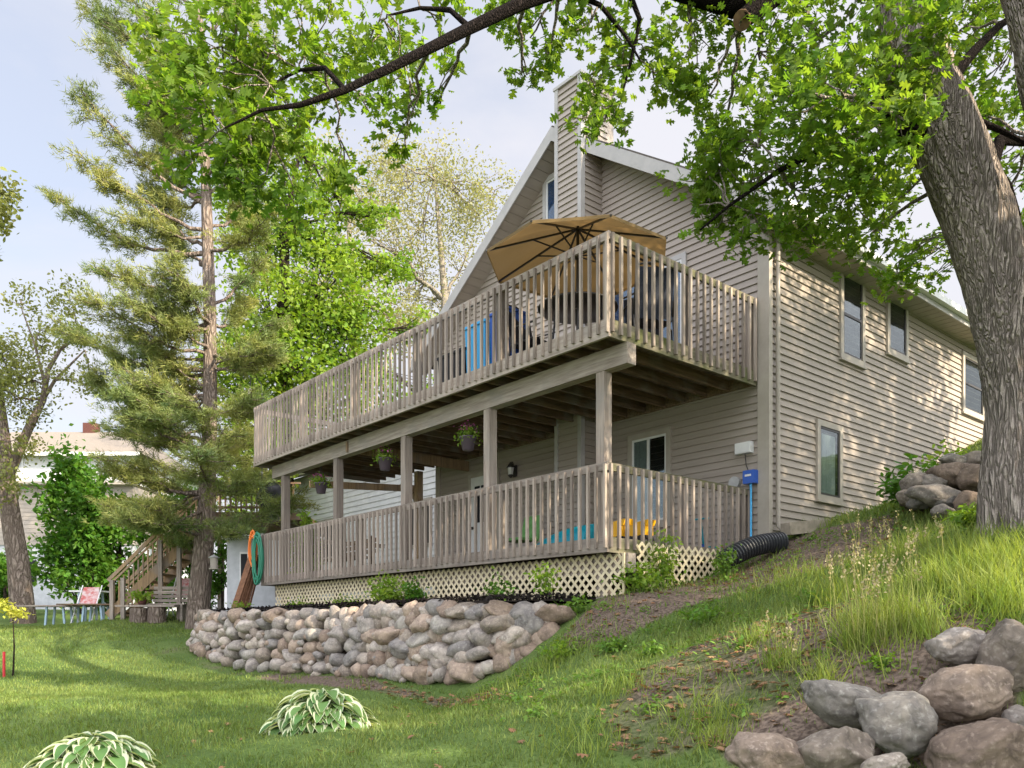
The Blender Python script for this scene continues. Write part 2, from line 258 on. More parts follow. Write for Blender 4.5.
for a, b, z in [(-3, 8, -.15), (-3, 4, -.05), (-3.2, 1, .2), (0, 6, .3), (0, 10, .2), (-4.2, 12, -.1), (4, 4, 1), (4, 9, .6), (0, 14, .3)]: q = H(a, b); CP.append((q.x, q.y, z))
CP = np.array(CP)
def _phi(r): return r * r * np.log(r + 1e-9)
_n = len(CP); _A = np.zeros((_n+3, _n+3)); _d = np.linalg.norm(CP[:, None, :2] - CP[None, :, :2], axis=-1); _A[:_n, :_n] = _phi(_d) + np.eye(_n) * .02
_A[:_n, _n] = 1; _A[:_n, _n+1:] = CP[:, :2]; _A[_n:, :_n] = _A[:_n, _n:].T; _w = np.linalg.solve(_A, np.concatenate([CP[:, 2], [0, 0, 0]]))
def zf(x, y):
    x = np.atleast_1d(np.asarray(x, float)); y = np.atleast_1d(np.asarray(y, float)); o = np.empty(x.shape)
    xf = np.clip(x.ravel(), -60, 60); yf = np.clip(y.ravel(), -15, 120); res = np.empty(len(xf))
    for i in range(0, len(xf), 20000):
        d = np.hypot(xf[i:i+20000, None] - CP[None, :, 0], yf[i:i+20000, None] - CP[None, :, 1]); res[i:i+20000] = _phi(d) @ _w[:_n] + _w[_n] + _w[_n+1] * xf[i:i+20000] + _w[_n+2] * yf[i:i+20000]
    return res.reshape(x.shape)
def z1(x, y): return float(zf(x, y)[0])
def nz2(x, y, s, seed=0.0):
    return np.array([noise.noise(Vector((a * s + seed, b * s - seed, seed))) for a, b in zip(np.ravel(x), np.ravel(y))]).reshape(np.shape(x))
def inpoly(x, y, poly):
    c = np.zeros(np.shape(x), bool); n = len(poly)
    for i in range(n):
        x0, y0 = poly[i]; x1, y1 = poly[(i+1) % n]; c ^= ((y0 > y) != (y1 > y)) & (x < (x1-x0) * (y-y0) / (y1-y0 + 1e-12) + x0)
    return c
def pg(px, py, it=30):
    """where the sight line of a pixel meets the ground"""
    Z = np.linspace(3.2, 40, 900); x = (px-512)/F*Z; g = zf(x, Z); r = (HZ-py)/F*Z; s = np.where(r <= g)[0]
    i = s[0] if len(s) else 0; return x[i], Z[i]
gx = np.sign(np.linspace(-1, 1, 281)) * (np.abs(np.linspace(-1, 1, 281)) * 9 + np.abs(np.linspace(-1, 1, 281)) ** 7 * 300)
gy = np.concatenate([np.linspace(-15, 2.9, 12), np.arange(3, 16, .09), np.arange(16, 30, .4), np.linspace(31, 120, 30), [180, 300, 600]])
GX, GY = np.meshgrid(gx, gy); GZ = zf(GX, GY)
GZ += (nz2(GX, GY, .9, 3.) * .035 + nz2(GX, GY, 3.2, 9.) * .012) * np.exp(-np.maximum(GY-20, 0) / 20)
def soilmask(x, y):
    """bare soil on the bank, between the deck and the lawn slope and above the boulders (a pattern of the ground itself)"""
    def poly(l): return [tuple(pg(*p)) for p in l]
    m = np.zeros(np.shape(x))
    if not hasattr(soilmask, 'p'):
        soilmask.p = [(poly([(560,640),(600,600),(700,580),(770,545),(900,510),(890,545),(800,575),(700,605),(620,640),(570,650)]), 1.0), (poly([(590,720),(640,670),(760,620),(870,600),(1000,600),(1023,640),(900,700),(760,740),(620,767)]), .57),
                      (poly([(735,735),(800,700),(840,672),(920,640),(1023,610),(1023,767),(720,767)]), .9), (poly([(180,655),(300,674),(430,692),(500,688),(520,700),(420,702),(300,686),(190,664)]), .6), ([tuple(H(-5.2, 11)[:2]), tuple(H(-4.5, 11.5)[:2]), tuple(H(-4.4, 9)[:2]), tuple(H(-5, 9)[:2])], .5)]
    for pl, s in soilmask.p: m = np.maximum(m, inpoly(x, y, pl) * s)
    return m
SM = soilmask(GX, GY)
for _ in range(3):
    SM[1:-1, 1:-1] = (SM[1:-1, 1:-1] * 2 + SM[:-2, 1:-1] + SM[2:, 1:-1] + SM[1:-1, :-2] + SM[1:-1, 2:]) / 6
ny, nx = GX.shape; idx = np.arange(ny * nx).reshape(ny, nx)
quads = np.stack([idx[:-1, :-1], idx[:-1, 1:], idx[1:, 1:], idx[1:, :-1]], -1).reshape(-1, 4)
GM = bpy.data.materials.new('lawn'); GM.use_nodes = True
def ground_mat(m):
    t = m.node_tree; b = t.nodes['Principled BSDF']; b.inputs['Roughness'].default_value = .95; b.inputs['Specular IOR Level'].default_value = .1
    tc = N(t, 'ShaderNodeTexCoord'); n1 = N(t, 'ShaderNodeTexNoise'); n1.inputs['Scale'].default_value = .7; n1.inputs['Detail'].default_value = 6; n2 = N(t, 'ShaderNodeTexNoise'); n2.inputs['Scale'].default_value = 30; n2.inputs['Detail'].default_value = 6
    for n in (n1, n2): t.links.new(tc.outputs['Object'], n.inputs[0])
    def mix(a, bb, f):
        x = N(t, 'ShaderNodeMix', data_type='RGBA')
        for k, s in (('A', a), ('B', bb)):
            if isinstance(s, tuple): x.inputs[k].default_value = (*s, 1)
            else: t.links.new(s, x.inputs[k])
        t.links.new(f, x.inputs['Factor']); return x.outputs['Result']
    def mr(s, a, bb):
        r = N(t, 'ShaderNodeMapRange'); r.inputs['From Min'].default_value = a; r.inputs['From Max'].default_value = bb; t.links.new(s, r.inputs[0]); return r.outputs[0]
    g = mix((.07, .115, .028), (.125, .175, .05), mr(n1.outputs[0], .35, .65)); g = mix(g, (.05, .085, .02), mr(n2.outputs[0], .5, .7))
    s = mix((.185, .14, .108), (.075, .055, .043), mr(n2.outputs[0], .38, .62)); at = N(t, 'ShaderNodeAttribute', attribute_name='soil')
    ad = N(t, 'ShaderNodeMath', operation='MULTIPLY_ADD'); ad.inputs[1].default_value = 1.3; t.links.new(n1.outputs[0], ad.inputs[0]); sb = N(t, 'ShaderNodeMath', operation='ADD'); sb.inputs[1].default_value = -.65; t.links.new(at.outputs['Fac'], ad.inputs[2]); t.links.new(ad.outputs[0], sb.inputs[0])
    c = mix(g, s, mr(sb.outputs[0], .35, .6)); t.links.new(c, b.inputs['Base Color']); bm = N(t, 'ShaderNodeBump'); bm.inputs['Strength'].default_value = .8; bm.inputs['Distance'].default_value = .03; t.links.new(n2.outputs[0], bm.inputs['Height']); t.links.new(bm.outputs[0], b.inputs['Normal'])
ground_mat(GM)
lawn = arr_mesh('lawn', np.stack([GX, GY, GZ], -1).reshape(-1, 3), quads.ravel(), np.arange(len(quads)) * 4, GM, smooth=True); props(lawn, kind='structure')
a_ = lawn.data.attributes.new('soil', 'FLOAT', 'POINT'); a_.data.foreach_set('value', SM.ravel().astype(np.float32))
# mulch terrace between the boulder wall and the deck
def terrace():
    front = [(-4.35, 10.7), (-4.32, 9.9), (-4.28, 8), (-4.25, 6), (-4.2, 4), (-4.15, 3), (-4.0, 1.9), (-3.65, 1.0), (-3.2, .5)]
    vs_ = []; fs = []; K = 14
    for i in range(61):
        t = i / 60 * (len(front) - 1); k = min(int(t), len(front) - 2); a = t - k; x = front[k][0] * (1-a) + front[k+1][0] * a; y = front[k][1] * (1-a) + front[k+1][1] * a
        for j in range(K):
            xx = x + (0.3 - x) * j / (K-1); z = .36 + .06 * min(j / 4, 1) + .035 * noise.noise(Vector((xx * 2, y * 2, 1))) + .02 * noise.noise(Vector((xx * 9, y * 9, 5)))
            if y < 2: z -= .0
            vs_.append((xx, y, z))
    for i in range(60):
        for j in range(K-1): a = i * K + j; fs.append((a, a+1, a+K+1, a+K))
    m = MB(); m.add(vs_, fs, True); single('mulch_bed', m, MULCH, (-3, 5, .4), None, None, house=True, kind='structure')
terrace()

# ------------------------------------------------------------------ house
def siding(m, plane, lo, hi, z0, z1_, off=0.0, h=.108, proud=.027, sgn=-1):
    """lap siding on plane 'x' or 'y' (= off), from lo(z) to hi(z); sgn is the outward side"""
    z = z0
    while z < z1_ - 1e-4:
        t = min(z + h, z1_); a0, a1, b0, b1 = lo(z), hi(z), lo(t), hi(t)
        if a1 - a0 > .01:
            if b1 < b0: b0 = b1 = (b0 + b1) / 2
            o = off + sgn * proud; pts = [(off, a0, z), (off, a1, z), (o, a1, z), (o, a0, z), (off + sgn * .002, b0, t), (off + sgn * .002, b1, t)]
            if plane == 'y': pts = [(b, a, c) for a, b, c in pts]
            m.add(pts, [(0, 1, 2, 3), (3, 2, 5, 4)])
        z = t
RZ = 6.12; SL = .68; PK = 4.075; WID = 8.15; LEN = 13.0
house = Thing('house', 'large tan clapboard house with a steep gable, two decks and a slim siding-clad chimney', 'house', (0, 0, .5), house=True)
glo = lambda z: max(0, (z - RZ) / SL); ghi = lambda z: min(WID, WID - (z - RZ) / SL)
m = MB(); siding(m, 'x', glo, ghi, .6, RZ + PK * SL - .02); m.prism([(.01, .02, .5), (.01, WID, .5), (.01, WID, RZ - .05), (.01, PK, RZ + PK * SL - .05), (.01, .02, RZ - .05)], (.1, 0, 0)); house.part('gable_wall', m, SIDG)
m = MB(); siding(m, 'y', lambda z: 0, lambda z: LEN, .9, RZ - .3); m.box(.12, LEN, .01, .1, .3, RZ - .1); house.part('side_wall', m, SID)
m = MB(); m.box(LEN - .1, LEN, .1, WID, .5, RZ); m.box(.11, LEN - .1, WID - .1, WID, .3, RZ); house.part('back_wall', m, SID)
m = MB(); m.box(-.05, .03, 0, .14, 1.25, RZ - .28); m.box(-.05, .04, -.05, -.001, 1.25, RZ - .28); house.part('corner_trim', m, TRIM)
m = MB(); m.box(-.05, .0, WID - .12, WID + .03, .6, RZ - .1); house.part('corner_trim', m, TRIM)
m = MB(); m.box(-.02, LEN, -.012, .12, -.2, 1.42); 
house.part('foundation', m, CONC)
def slope(y): return RZ + min(y, WID - y) * SL
OV = .45; X0 = -.42; X1 = LEN + .4
def rslab(m, x0, x1, ya, yb, up, th):
    za, zb = slope(ya) + up, slope(yb) + up; m.prism([(x0, ya, za), (x0, yb, zb), (x0, yb, zb + th), (x0, ya, za + th)], (x1 - x0, 0, 0))
m = MB(); rslab(m, X0, X1, -OV, PK, .03, .06); rslab(m, X0, X1, WID + OV, PK, .03, .06); roof = house.part('roof', m, ROOF)
m = MB()
for ya, yb in ((-OV, 3.22), (3.9, PK), (WID + OV, PK)): rslab(m, X0 - .025, X0 - .002, ya, yb, -.19, .245)
m.box(X0 - .02, X1, -OV - .025, -OV - .002, slope(-OV) - .17, slope(-OV) + .05); house.part('fascia', m, FAS, roof)
m = MB()   # soffit boards run along the rake
for ya, yb in ((-OV + .01, 3.2), (3.9, PK), (WID + OV, PK)):
    n = 30; m = MB()
    for i in range(n):
        a = ya + (yb - ya) * i / n; b = ya + (yb - ya) * (i + .94) / n; rslab(m, X0, 0.0, a, b, -.15, .02)
    house.part('soffit', m, SIDG, roof)
m = MB()
for i in range(60): a = X0 + .02 + i * .22; m.box(a, a + .205, -OV + .01, .02, slope(-OV) - .14, slope(-OV) - .12)
house.part('soffit', m, SIDG, roof)
m = MB(); m.box(X0, X1, -OV - .12, -OV - .03, slope(-OV) - .08, slope(-OV) + .03); house.part('gutter', m, WHITE, roof)
m = MB(); m.tube([(.14, -.075, RZ - .4), (.14, -.075, 1.5), (.22, -.16, 1.36)], .033, 8); m.bar((.14, -OV - .05, slope(-OV) - .05), (.14, -.075, RZ - .42), .05, .05); house.part('downspout', m, TRIM)
# chimney
CX0, CY0, CY1, CT = -.52, 3.25, 3.86, 9.42
m = MB(); siding(m, 'x', lambda z: CY0, lambda z: CY1, 1.1, CT, CX0); siding(m, 'y', lambda z: CX0, lambda z: .12, 1.1, CT, CY0)
m.box(CX0 + .01, .3, CY0 + .01, CY1 - .01, 1.1, CT); chim = house.part('chimney', m, SIDG)
m = MB()
for a, b, c, d in ((CX0-.035, CX0+.06, CY0-.035, CY0+.05), (CX0-.035, CX0-.001, CY1-.07, CY1+.01)): m = MB(); m.box(a, b, c, d, 1.1, CT); house.part('corner_trim', m, FAS, chim)
m = MB(); m.box(CX0 - .05, .33, CY0 - .05, CY1 + .03, CT, CT + .05); house.part('cap', m, FAS, chim)
def window(plane, a0, a1, z0, z1_, off, inner, trimw=.09, rail=True, blind_refl=None, tm=TRIM, name='window', split=None):
    """box-proud window on plane x=off or y=off, facing the negative side"""
    def B(m, a, b, c, d, p0, p1):
        if plane == 'x': m.box(off - p1, off - p0, a, b, c, d)
        else: m.box(a, b, off - p1, off - p0, c, d)
    m = MB(); B(m, a0, a1, z1_ - trimw, z1_, .0, .055); B(m, a0, a1, z0, z0 + trimw, .0, .055); B(m, a0, a0 + trimw, z0 + trimw, z1_ - trimw, .0, .055); B(m, a1 - trimw, a1, z0 + trimw, z1_ - trimw, .0, .055)
    B(m, a0 - .02, a1 + .02, z0 - .03, z0, 0, .075); fr = house.part(name, m, tm); i0, i1, j0, j1 = a0 + trimw, a1 - trimw, z0 + trimw, z1_ - trimw
    m = MB(); s = .035; B(m, i0, i1, j1 - s, j1, 0, .042); B(m, i0, i1, j0, j0 + s, 0, .042); B(m, i0, i0 + s, j0 + s, j1 - s, 0, .042); B(m, i1 - s, i1, j0 + s, j1 - s, 0, .042)
    if rail: zc = (j0 + j1) / 2; B(m, i0 + s, i1 - s, zc - .02, zc + .02, 0, .045)
    if split: ac = i0 + (i1 - i0) * split; B(m, ac - .025, ac + .025, j0 + s, j1 - s, 0, .046)
    house.part('sash', m, WHITE if plane == 'x' else DARKM, fr)
    m = MB(); B(m, i0, i1, j0, j1, .024, .026); house.part('room_or_reflection', m, inner, fr)
    if blind_refl: m = MB(); b0, b1, c0, c1 = blind_refl; B(m, i0 + (i1-i0)*b0, i0 + (i1-i0)*b1, j0 + (j1-j0)*c0, j0 + (j1-j0)*c1, .0265, .029); house.part('curtain_or_reflection', m, CURT_REFL, fr)
    m = MB(); B(m, i0, i1, j0, j1, .032, .034); house.part('pane', m, GLASS, fr); return fr
window('y', 2.0, 2.80, 4.33, 5.80, 0, DARKIN); window('y', 3.6, 4.4, 4.76, 5.80, 0, DARKIN, rail=False); window('y', 1.28, 2.06, 2.0, 3.24, 0, DARKIN, rail=False, blind_refl=(.0, .8, .02, .9)); window('y', 6.8, 7.9, 4.3, 5.5, 0, DARKIN)
window('x', 3.9, 4.72, 7.2, 8.42, 0, SKYREFL, tm=FAS, rail=False)
window('x', 1.72, 2.62, 1.68, 3.24, 0, DARKIN, rail=False, split=.52, blind_refl=(.55, 1.0, .02, .98))  # pale left half paints in the glass's bright reflection, no real curtain
window('x', 1.42, 3.18, 3.74, 5.92, 0, SKYREFL, trimw=.08, rail=False, split=.5, name='sliding_door', tm=FAS)
# white entrance door on the lower deck
m = MB(); m.box(-.06, 0, 6.0, 6.08, 1.12, 3.22); m.box(-.06, 0, 6.92, 7.0, 1.12, 3.22); m.box(-.06, 0, 6.08, 6.92, 3.14, 3.22); fr = house.part('door_frame', m, TRIM)
m = MB(); m.box(-.045, -.001, 6.08, 6.92, 1.12, 3.14); d = house.part('door', m, WHITE)
m = MB(); 
for k in range(3): m.box(-.05, -.046, 6.2 + k * .21, 6.37 + k * .21, 2.2, 2.95)
house.part('pane', m, DARKIN, d); m = MB(); m.tube([(-.1, 6.85, 2.1), (-.05, 6.85, 2.1)], .03, 8); house.part('handle', m, DARKM, d)
# wall lantern, boxes
def lantern():
    b = onx(511, 470, -.14); t = Thing('wall_lantern', 'black carriage lantern on the tan wall beside the white door', 'lantern', (-.03, b[1], b[2]), house=True); y, z = b[1], b[2]
    m = MB(); m.box(-.045, -.021, y - .05, y + .05, z - .12, z + .10); m.tube([(-.05, y, z + .02), (-.10, y, z + .16), (-.15, y, z + .14)], .010, 6); t.part('bracket', m, DARKM)
    m = MB(); m.lathe([(.01, .15), (.085, .06), (.085, .045), (.06, .045), (.045, -.10), (.06, -.105), (.02, -.15), (0, -.16)], (-.15, y, z), 6, False); t.part('cage', m, DARKM)
    m = MB(); m.lathe([(.062, .04), (.048, -.09)], (-.15, y, z), 6, False); t.part('glass', m, WHITE)
lantern()
def util():
    c = onx(747, 449, 0); y, z = c[1], c[2]; m = MB(); m.box(-.12, -.021, y - .13, y + .13, z - .08, z + .08); t = Thing('utility_box', 'white electrical box high on the tan wall by the house corner', 'box', (-.02, y, z), house=True); t.part('housing', m, WHITE)
    m = MB(); m.box(-.126, -.1205, y - .12, y + .12, z - .07, z + .07); t.part('cover', m, WHITE); m = MB(); m.tube([(-.05, y, z - .08), (-.05, y - .02, z - .25), (-.06, y - .1, z - .42)], .006, 5); t.part('cable', m, BLACK)
    m = MB(); y2, z2 = y - .13, z - .44; m.box(-.17, -.03, y2 - .09, y2 + .09, z2 - .10, z2 + .09); t = Thing('meter_box', 'small blue box on a pipe at the lower deck rail end', 'box', (-.1, y2, z2), house=True); t.part('housing', m, RBLUE)
    m = MB(); m.box(-.178, -.171, y2 - .05, y2 + .05, z2 - .0, z2 + .03); t.part('sticker', m, WHITE); m = MB(); m.tube([(-.1, y2, z2 - .1), (-.1, y2, 1.25)], .018, 8); t.part('conduit', m, LBLUE)
    m = MB(); m.tube([(-.021, y2 + .3, z2 - .04), (-.09, y2 + .3, z2 - .04)], .09, 16); single('dryer_vent', m, GREYM, (-.05, y2 + .3, z2 - .04), 'grey round vent hood on the wall left of the blue box', 'vent', house=True)
util()

# ------------------------------------------------------------------ decks
def make_deck(name, label, xf, ys, y1, zf_, ztop, zb0, zb1, rim, mossy, posts):
    """xf outer front plane, ys side plane (outer), y1 far end, zf_ floor top"""
    t = Thing(name, label, 'deck', (xf, ys, rim[0]), house=True); q = t.part
    m = MB(); xx = xf + .04
    while xx < -.03: m.box(xx, xx + .135, ys + .04, y1, zf_ - .03, zf_); xx += .142
    q('floor', m, WF)
    m = MB(); yy = ys + .08
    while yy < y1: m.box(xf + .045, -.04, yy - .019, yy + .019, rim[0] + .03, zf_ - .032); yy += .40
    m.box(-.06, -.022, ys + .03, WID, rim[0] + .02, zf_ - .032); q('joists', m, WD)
    m = MB(); m.box(xf, xf + .04, ys, y1, rim[0], rim[1]); q('rim_joist', m, WY)
    for a_, mm_ in ((ys, WM), (y1 - .04, WX)): m = MB(); m.box(xf + .042, -.03, a_, a_ + .04, rim[0], rim[1]); q('rim_joist', m, mm_)
    m = MB(); m.box(xf + .0, xf + .038, ys + .0, y1, ztop - .10, ztop); q('top_rail', m, WY); m = MB(); m.box(xf + .04, -.03, ys, ys + .038, ztop - .10, ztop - .003); q('top_rail', m, WM)
    m = MB(); m.box(xf + .04, -.03, y1 - .038, y1, ztop - .10, ztop - .003); q('top_rail', m, WX)
    for i in range(6):
        yy = ys + .045 + (y1 - ys - .18) * i / 5; m = MB(); m.box(xf + .04, xf + .129, yy, yy + .089, zf_ + .001, ztop - .01); q('rail_post', m, WZ)
    for xx in (xf / 2, -.14): m = MB(); m.box(xx, xx + .089, ys + .04, ys + .129, zf_ + .001, ztop - .01); q('rail_post', m, WZ)
    L = y1 - ys; n = round(L / .142); s = L / n; base = MB().box(xf - .038, xf - .001, ys, ys + .034, zb0, zb1).build('baluster', WZ, t.o, t.base)
    for i in range(n):
        b = base if i == 0 else base.copy()
        if i: COL.objects.link(b)
        b.location = (0, s * i + random.uniform(-.006, .006), random.uniform(-.01, .006)); b.rotation_euler = (random.uniform(-.006, .006), 0, 0)
    nx_ = round(-xf / .15); sb = MB().box(xf + .0, xf + .037, ys - .038, ys - .001, zb0, zb1).build('baluster', WZ, t.o, t.base)
    for i in range(nx_):
        b = sb if i == 0 else sb.copy()
        if i: COL.objects.link(b)
        b.location = (-xf / nx_ * i + .03, 0, random.uniform(-.01, .006))
    return t
up = make_deck('upper_deck', 'long raised upper wooden deck wrapping the gable, carried on tall posts', -3.17, .16, 10.55, 3.74, 4.80, 3.585, 4.775, (3.53, 3.75), True, None)
m = MB(); m.box(-2.86, -2.70, .14, 10.3, 3.27, 3.528); up.part('beam', m, WY)
for px in (282, 334.5, 402.5, 486, 599.5):
    y = onx(px, 400, -2.86)[1]; m = MB(); m.box(-2.85, -2.71, y - .07, y + .07, .3, 3.268); up.part('post', m, WZ)
m = MB(); m.bar((-2.78, 8.7, 2.95), (-.1, 8.7, 3.15), .05, .14); m.box(-.3, -.16, 8.5, 8.64, 1.1, 3.5); m.bar((-2.9, 7.0, 3.4), (-.05, 7.0, 3.4), .04, .2); up.part('brace', m, WN)
m = MB(); m.bar((-.22, 8.56, 2.75), (-.22, 9.1, 3.4), .09, .09); up.part('brace', m, WN)
low = make_deck('lower_deck', 'lower wooden deck with picket railing above the cream lattice skirt', -3.09, .26, 10.35, 1.14, 2.05, 1.005, 2.025, (.95, 1.135), True, None)
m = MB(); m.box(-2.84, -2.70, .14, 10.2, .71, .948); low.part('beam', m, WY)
def lattice(x0, x1, zlo, zhi, plane, off, w=.036, pitch=.118):
    """crossed strips clipped to zlo(a)..zhi along a axis; returns MB"""
    m = MB(); L = x1 - x0; hmax = 2.2
    for dirn, dp in ((1, 0), (-1, .007)):
        a = x0 - hmax
        while a < x1 + hmax:
            # strip: position s along a as z drops from zhi; sample the run where it lies inside
            run = []; n = 60
            for i in range(n + 1):
                d = hmax * i / n; s = a + dirn * d; z = zhi - d
                if x0 <= s <= x1 and z >= zlo(s): run.append((s, z))
                elif run: break
            if len(run) > 1:
                (s0, za), (s1, zb) = run[0], run[-1]
                if plane == 'x': m.bar((off - dp, s0, za), (off - dp, s1, zb), w, .006, up=(1, 0, 0))
                else: m.bar((s0, off - dp, za), (s1, off - dp, zb), w, .006, up=(0, 1, 0))
            a += pitch * 1.15
    return m
m = lattice(.18, 10.1, lambda s: .43, .945, 'x', -2.87); m.box(-2.885, -2.862, .17, .2, .43, .95); low.part('lattice_panel', m, CREAM)
m = lattice(-2.62, -.05, lambda s: .40 + .22 * (s + 2.62), 1.10, 'y', .205); low.part('lattice_panel', m, CREAM)
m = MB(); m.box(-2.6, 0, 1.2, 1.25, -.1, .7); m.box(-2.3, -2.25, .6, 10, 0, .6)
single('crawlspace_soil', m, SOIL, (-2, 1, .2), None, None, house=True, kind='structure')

# ------------------------------------------------------------------ things on and around the decks
def basket(px, py, label):
    x, y, z = onx(px, py, -2.62); t = Thing('hanging_basket', label, 'planter', (x, y, z), 'flower baskets hung from the deck beam', house=True)
    m = MB(); m.lathe([(0, -.13), (.085, -.13), (.125, .06), (.135, .06), (.135, .08), (.12, .08), (.11, .05), (0, .05)], (x, y, z), 20); t.part('pot', m, POT)
    m = MB(); top = 3.27 - z
    for k in range(3): a = k * 2.09; m.tube([(x + .125 * math.cos(a), y + .125 * math.sin(a), z + .07), (x, y, z + .42)], .004, 4)
    m.tube([(x, y, z + .42), (x, y, z + top)], .006, 5); t.part('hanger', m, DARKM)
    n = 330; g = rng; p = g.normal(0, 1, (n, 3)) * np.array([.09, .09, .055]) + np.array([x, y, z + .14]); p[:, 2] -= np.maximum(0, np.hypot(p[:, 0]-x, p[:, 1]-y) - .1) * .6
    scatter('foliage', OVAL, p, rotmats(n, .8), g.uniform(.035, .065, n), VINE, t.o, t.base); n = 60; p = g.normal(0, 1, (n, 3)) * np.array([.085, .085, .03]) + np.array([x, y, z + .22])
    scatter('blossoms', QUAD, p, rotmats(n, .5), g.uniform(.03, .05, n), PINK, t.o, t.base)
basket(385, 463, 'pink flower basket hanging in the middle, beside the third beam post'); basket(468, 442, 'pink flower basket hanging nearest the near end, left of the fourth post'); basket(321, 487, 'pink flower basket hanging farthest away, beside the leafy vine')

def parasol():
    cx, cy, zr, za, Rr = -2.36, 1.49, 5.13, 5.60, 1.33; t = Thing('patio_umbrella', 'open tan patio umbrella over the upper deck corner', 'umbrella', (cx, cy, 3.75), house=True)
    n = 8; m = MB(); vs_ = []; fs = []; K = 7; ph = .32
    for i in range(n * 4):
        a = ph + 2 * math.pi * i / (n * 4); c = math.cos(math.pi / n) / math.cos(((a - ph) % (2*math.pi/n)) - math.pi/n)
        for j in range(K):
            f = j / (K-1); sag = -.03 * math.sin(math.pi * f) * (1 - abs(c)) * 8; r = Rr * f * (c * (1 - .03 * f)); vs_.append((cx + r * math.cos(a), cy + r * math.sin(a), za + (zr - za) * f + .05 * math.sin(math.pi * f) + sag))
    M_ = n * 4
    for i in range(M_):
        for j in range(K-1): a = i*K+j; b = ((i+1) % M_)*K+j; fs.append((a, a+1, b+1, b))
    m.add(vs_, fs, True); 
    for i in range(M_):   # short valance
        a = vs_[i*K+K-1]; b = vs_[((i+1) % M_)*K+K-1]; m.add([a, b, (b[0], b[1], b[2]-.04), (a[0], a[1], a[2]-.04)], [(0, 1, 2, 3)])
    t.part('canopy', m, TAN)
    for i in range(n):
        a = ph + 2*math.pi*i/n; e = (cx + Rr*.98*math.cos(a), cy + Rr*.98*math.sin(a), zr - .015); m = MB(); m.bar((cx, cy, za - .04), e, .022, .022)
        h = .5; m.bar((cx, cy, za - .42), (cx + Rr*h*math.cos(a), cy + Rr*h*math.sin(a), za + (zr-za)*h - .02), .016, .016); t.part('rib', m, DARKM)
    m = MB(); m.tube([(cx, cy, 3.76), (cx, cy, za + .03)], .022, 10); m.tube([(cx, cy, za - .46), (cx, cy, za - .38)], .04, 10); t.part('pole', m, DARKM)
    m = MB(); m.lathe([(0, .09), (.05, .08), (.24, .05), (.25, 0), (0, 0)], (cx, cy, 3.75), 20); t.part('base', m, DARKM)
parasol()
def sling_chair(x, y, rot, label):
    t = Thing('patio_chair', label, 'chair', (0, 0, 0), 'dark patio chairs on the upper deck'); m = MB()
    for s in (-.27, .27): m.tube([(s, -.28, 0), (s, -.25, .42), (s, -.22, .62), (s, .18, .62), (s, .2, .42), (s, .3, 0)], .014, 6); m.tube([(s, -.25, .40), (s, .2, .36), (s, .34, .98), (s, .33, 1.02)], .014, 6)
    m.tube([(-.27, .34, 1.0), (0, .36, 1.05), (.27, .34, 1.0)], .014, 6); t.part('frame', m, DARKM)
    m = MB(); m.add([(-.25, -.25, .40), (.25, -.25, .40), (.25, .2, .35), (-.25, .2, .35)], [(0, 1, 2, 3)]); t.part('seat', m, SLING); m = MB(); m.prism([(-.25, .2, .36), (.25, .2, .36), (.25, .335, .98), (-.25, .335, .98)], (0, .006, 0)); t.part('backrest', m, SLING)
    t.o.location = H(x, y, 3.742); t.o.rotation_euler = (0, 0, ANG + rot)
sling_chair(-2.45, onx(534, 330, -2.45)[1], 0.15, 'high-backed dark sling chair on the upper deck beside the blue bins'); sling_chair(-1.9, .62, 2.6, 'dark sling chair behind the side railing under the umbrella')
sling_chair(-1.2, 1.2, 1.9, 'dark sling chair close to the upper glass door')
t = Thing('patio_table', 'round dark patio table around the umbrella pole', 'table', (-2.2, 1.7, 3.742), house=True); m = MB(); m.lathe([(.05, .70), (.55, .70), (.56, .715), (.55, .73), (.05, .73), (.05, .70)], (-2.36, 1.49, 3.742), 28); t.part('tabletop', m, DARKM)
for k in range(4): a = .8 + k * 1.571; m = MB(); m.tube([(-2.36 + .38*math.cos(a), 1.49 + .38*math.sin(a), 3.742), (-2.36 + .30*math.cos(a), 1.49 + .30*math.sin(a), 4.44)], .016, 6); t.part('leg', m, DARKM)
def bin_(x, y, w, d, h, mt, label, lid=None, name='storage_bin', cat='bin', z=3.742):
    t = Thing(name, label, cat, (x, y, z), house=True); m = MB(); a, b = w / 2, d / 2; m.add([(x-a*.88, y-b*.88, z), (x+a*.88, y-b*.88, z), (x+a*.88, y+b*.88, z), (x-a*.88, y+b*.88, z), (x-a, y-b, z+h), (x+a, y-b, z+h), (x+a, y+b, z+h), (x-a, y+b, z+h)], [(0,3,2,1),(4,5,6,7),(0,1,5,4),(1,2,6,5),(2,3,7,6),(3,0,4,7)]); t.part('body', m, mt)
    m = MB(); m.box(x-a-.02, x+a+.02, y-b-.02, y+b+.02, z+h+.001, z+h+.04); m.box(x-a*.7, x+a*.7, y-b*.7, y+b*.7, z+h+.04, z+h+.055); t.part('lid', m, lid or mt)
bin_(-2.5, onx(485, 340, -2.5)[1], .4, .5, .92, LBLUE, 'light blue plastic bin on the upper deck, left of the royal blue one'); bin_(-2.5, onx(509, 340, -2.5)[1], .4, .42, .95, RBLUE, 'royal blue plastic bin on the upper deck beside the dark chair')
bin_(-2.5, onx(462, 360, -2.5)[1], .45, .7, .62, BLACK, 'low black storage box on the upper deck left of the blue bins')
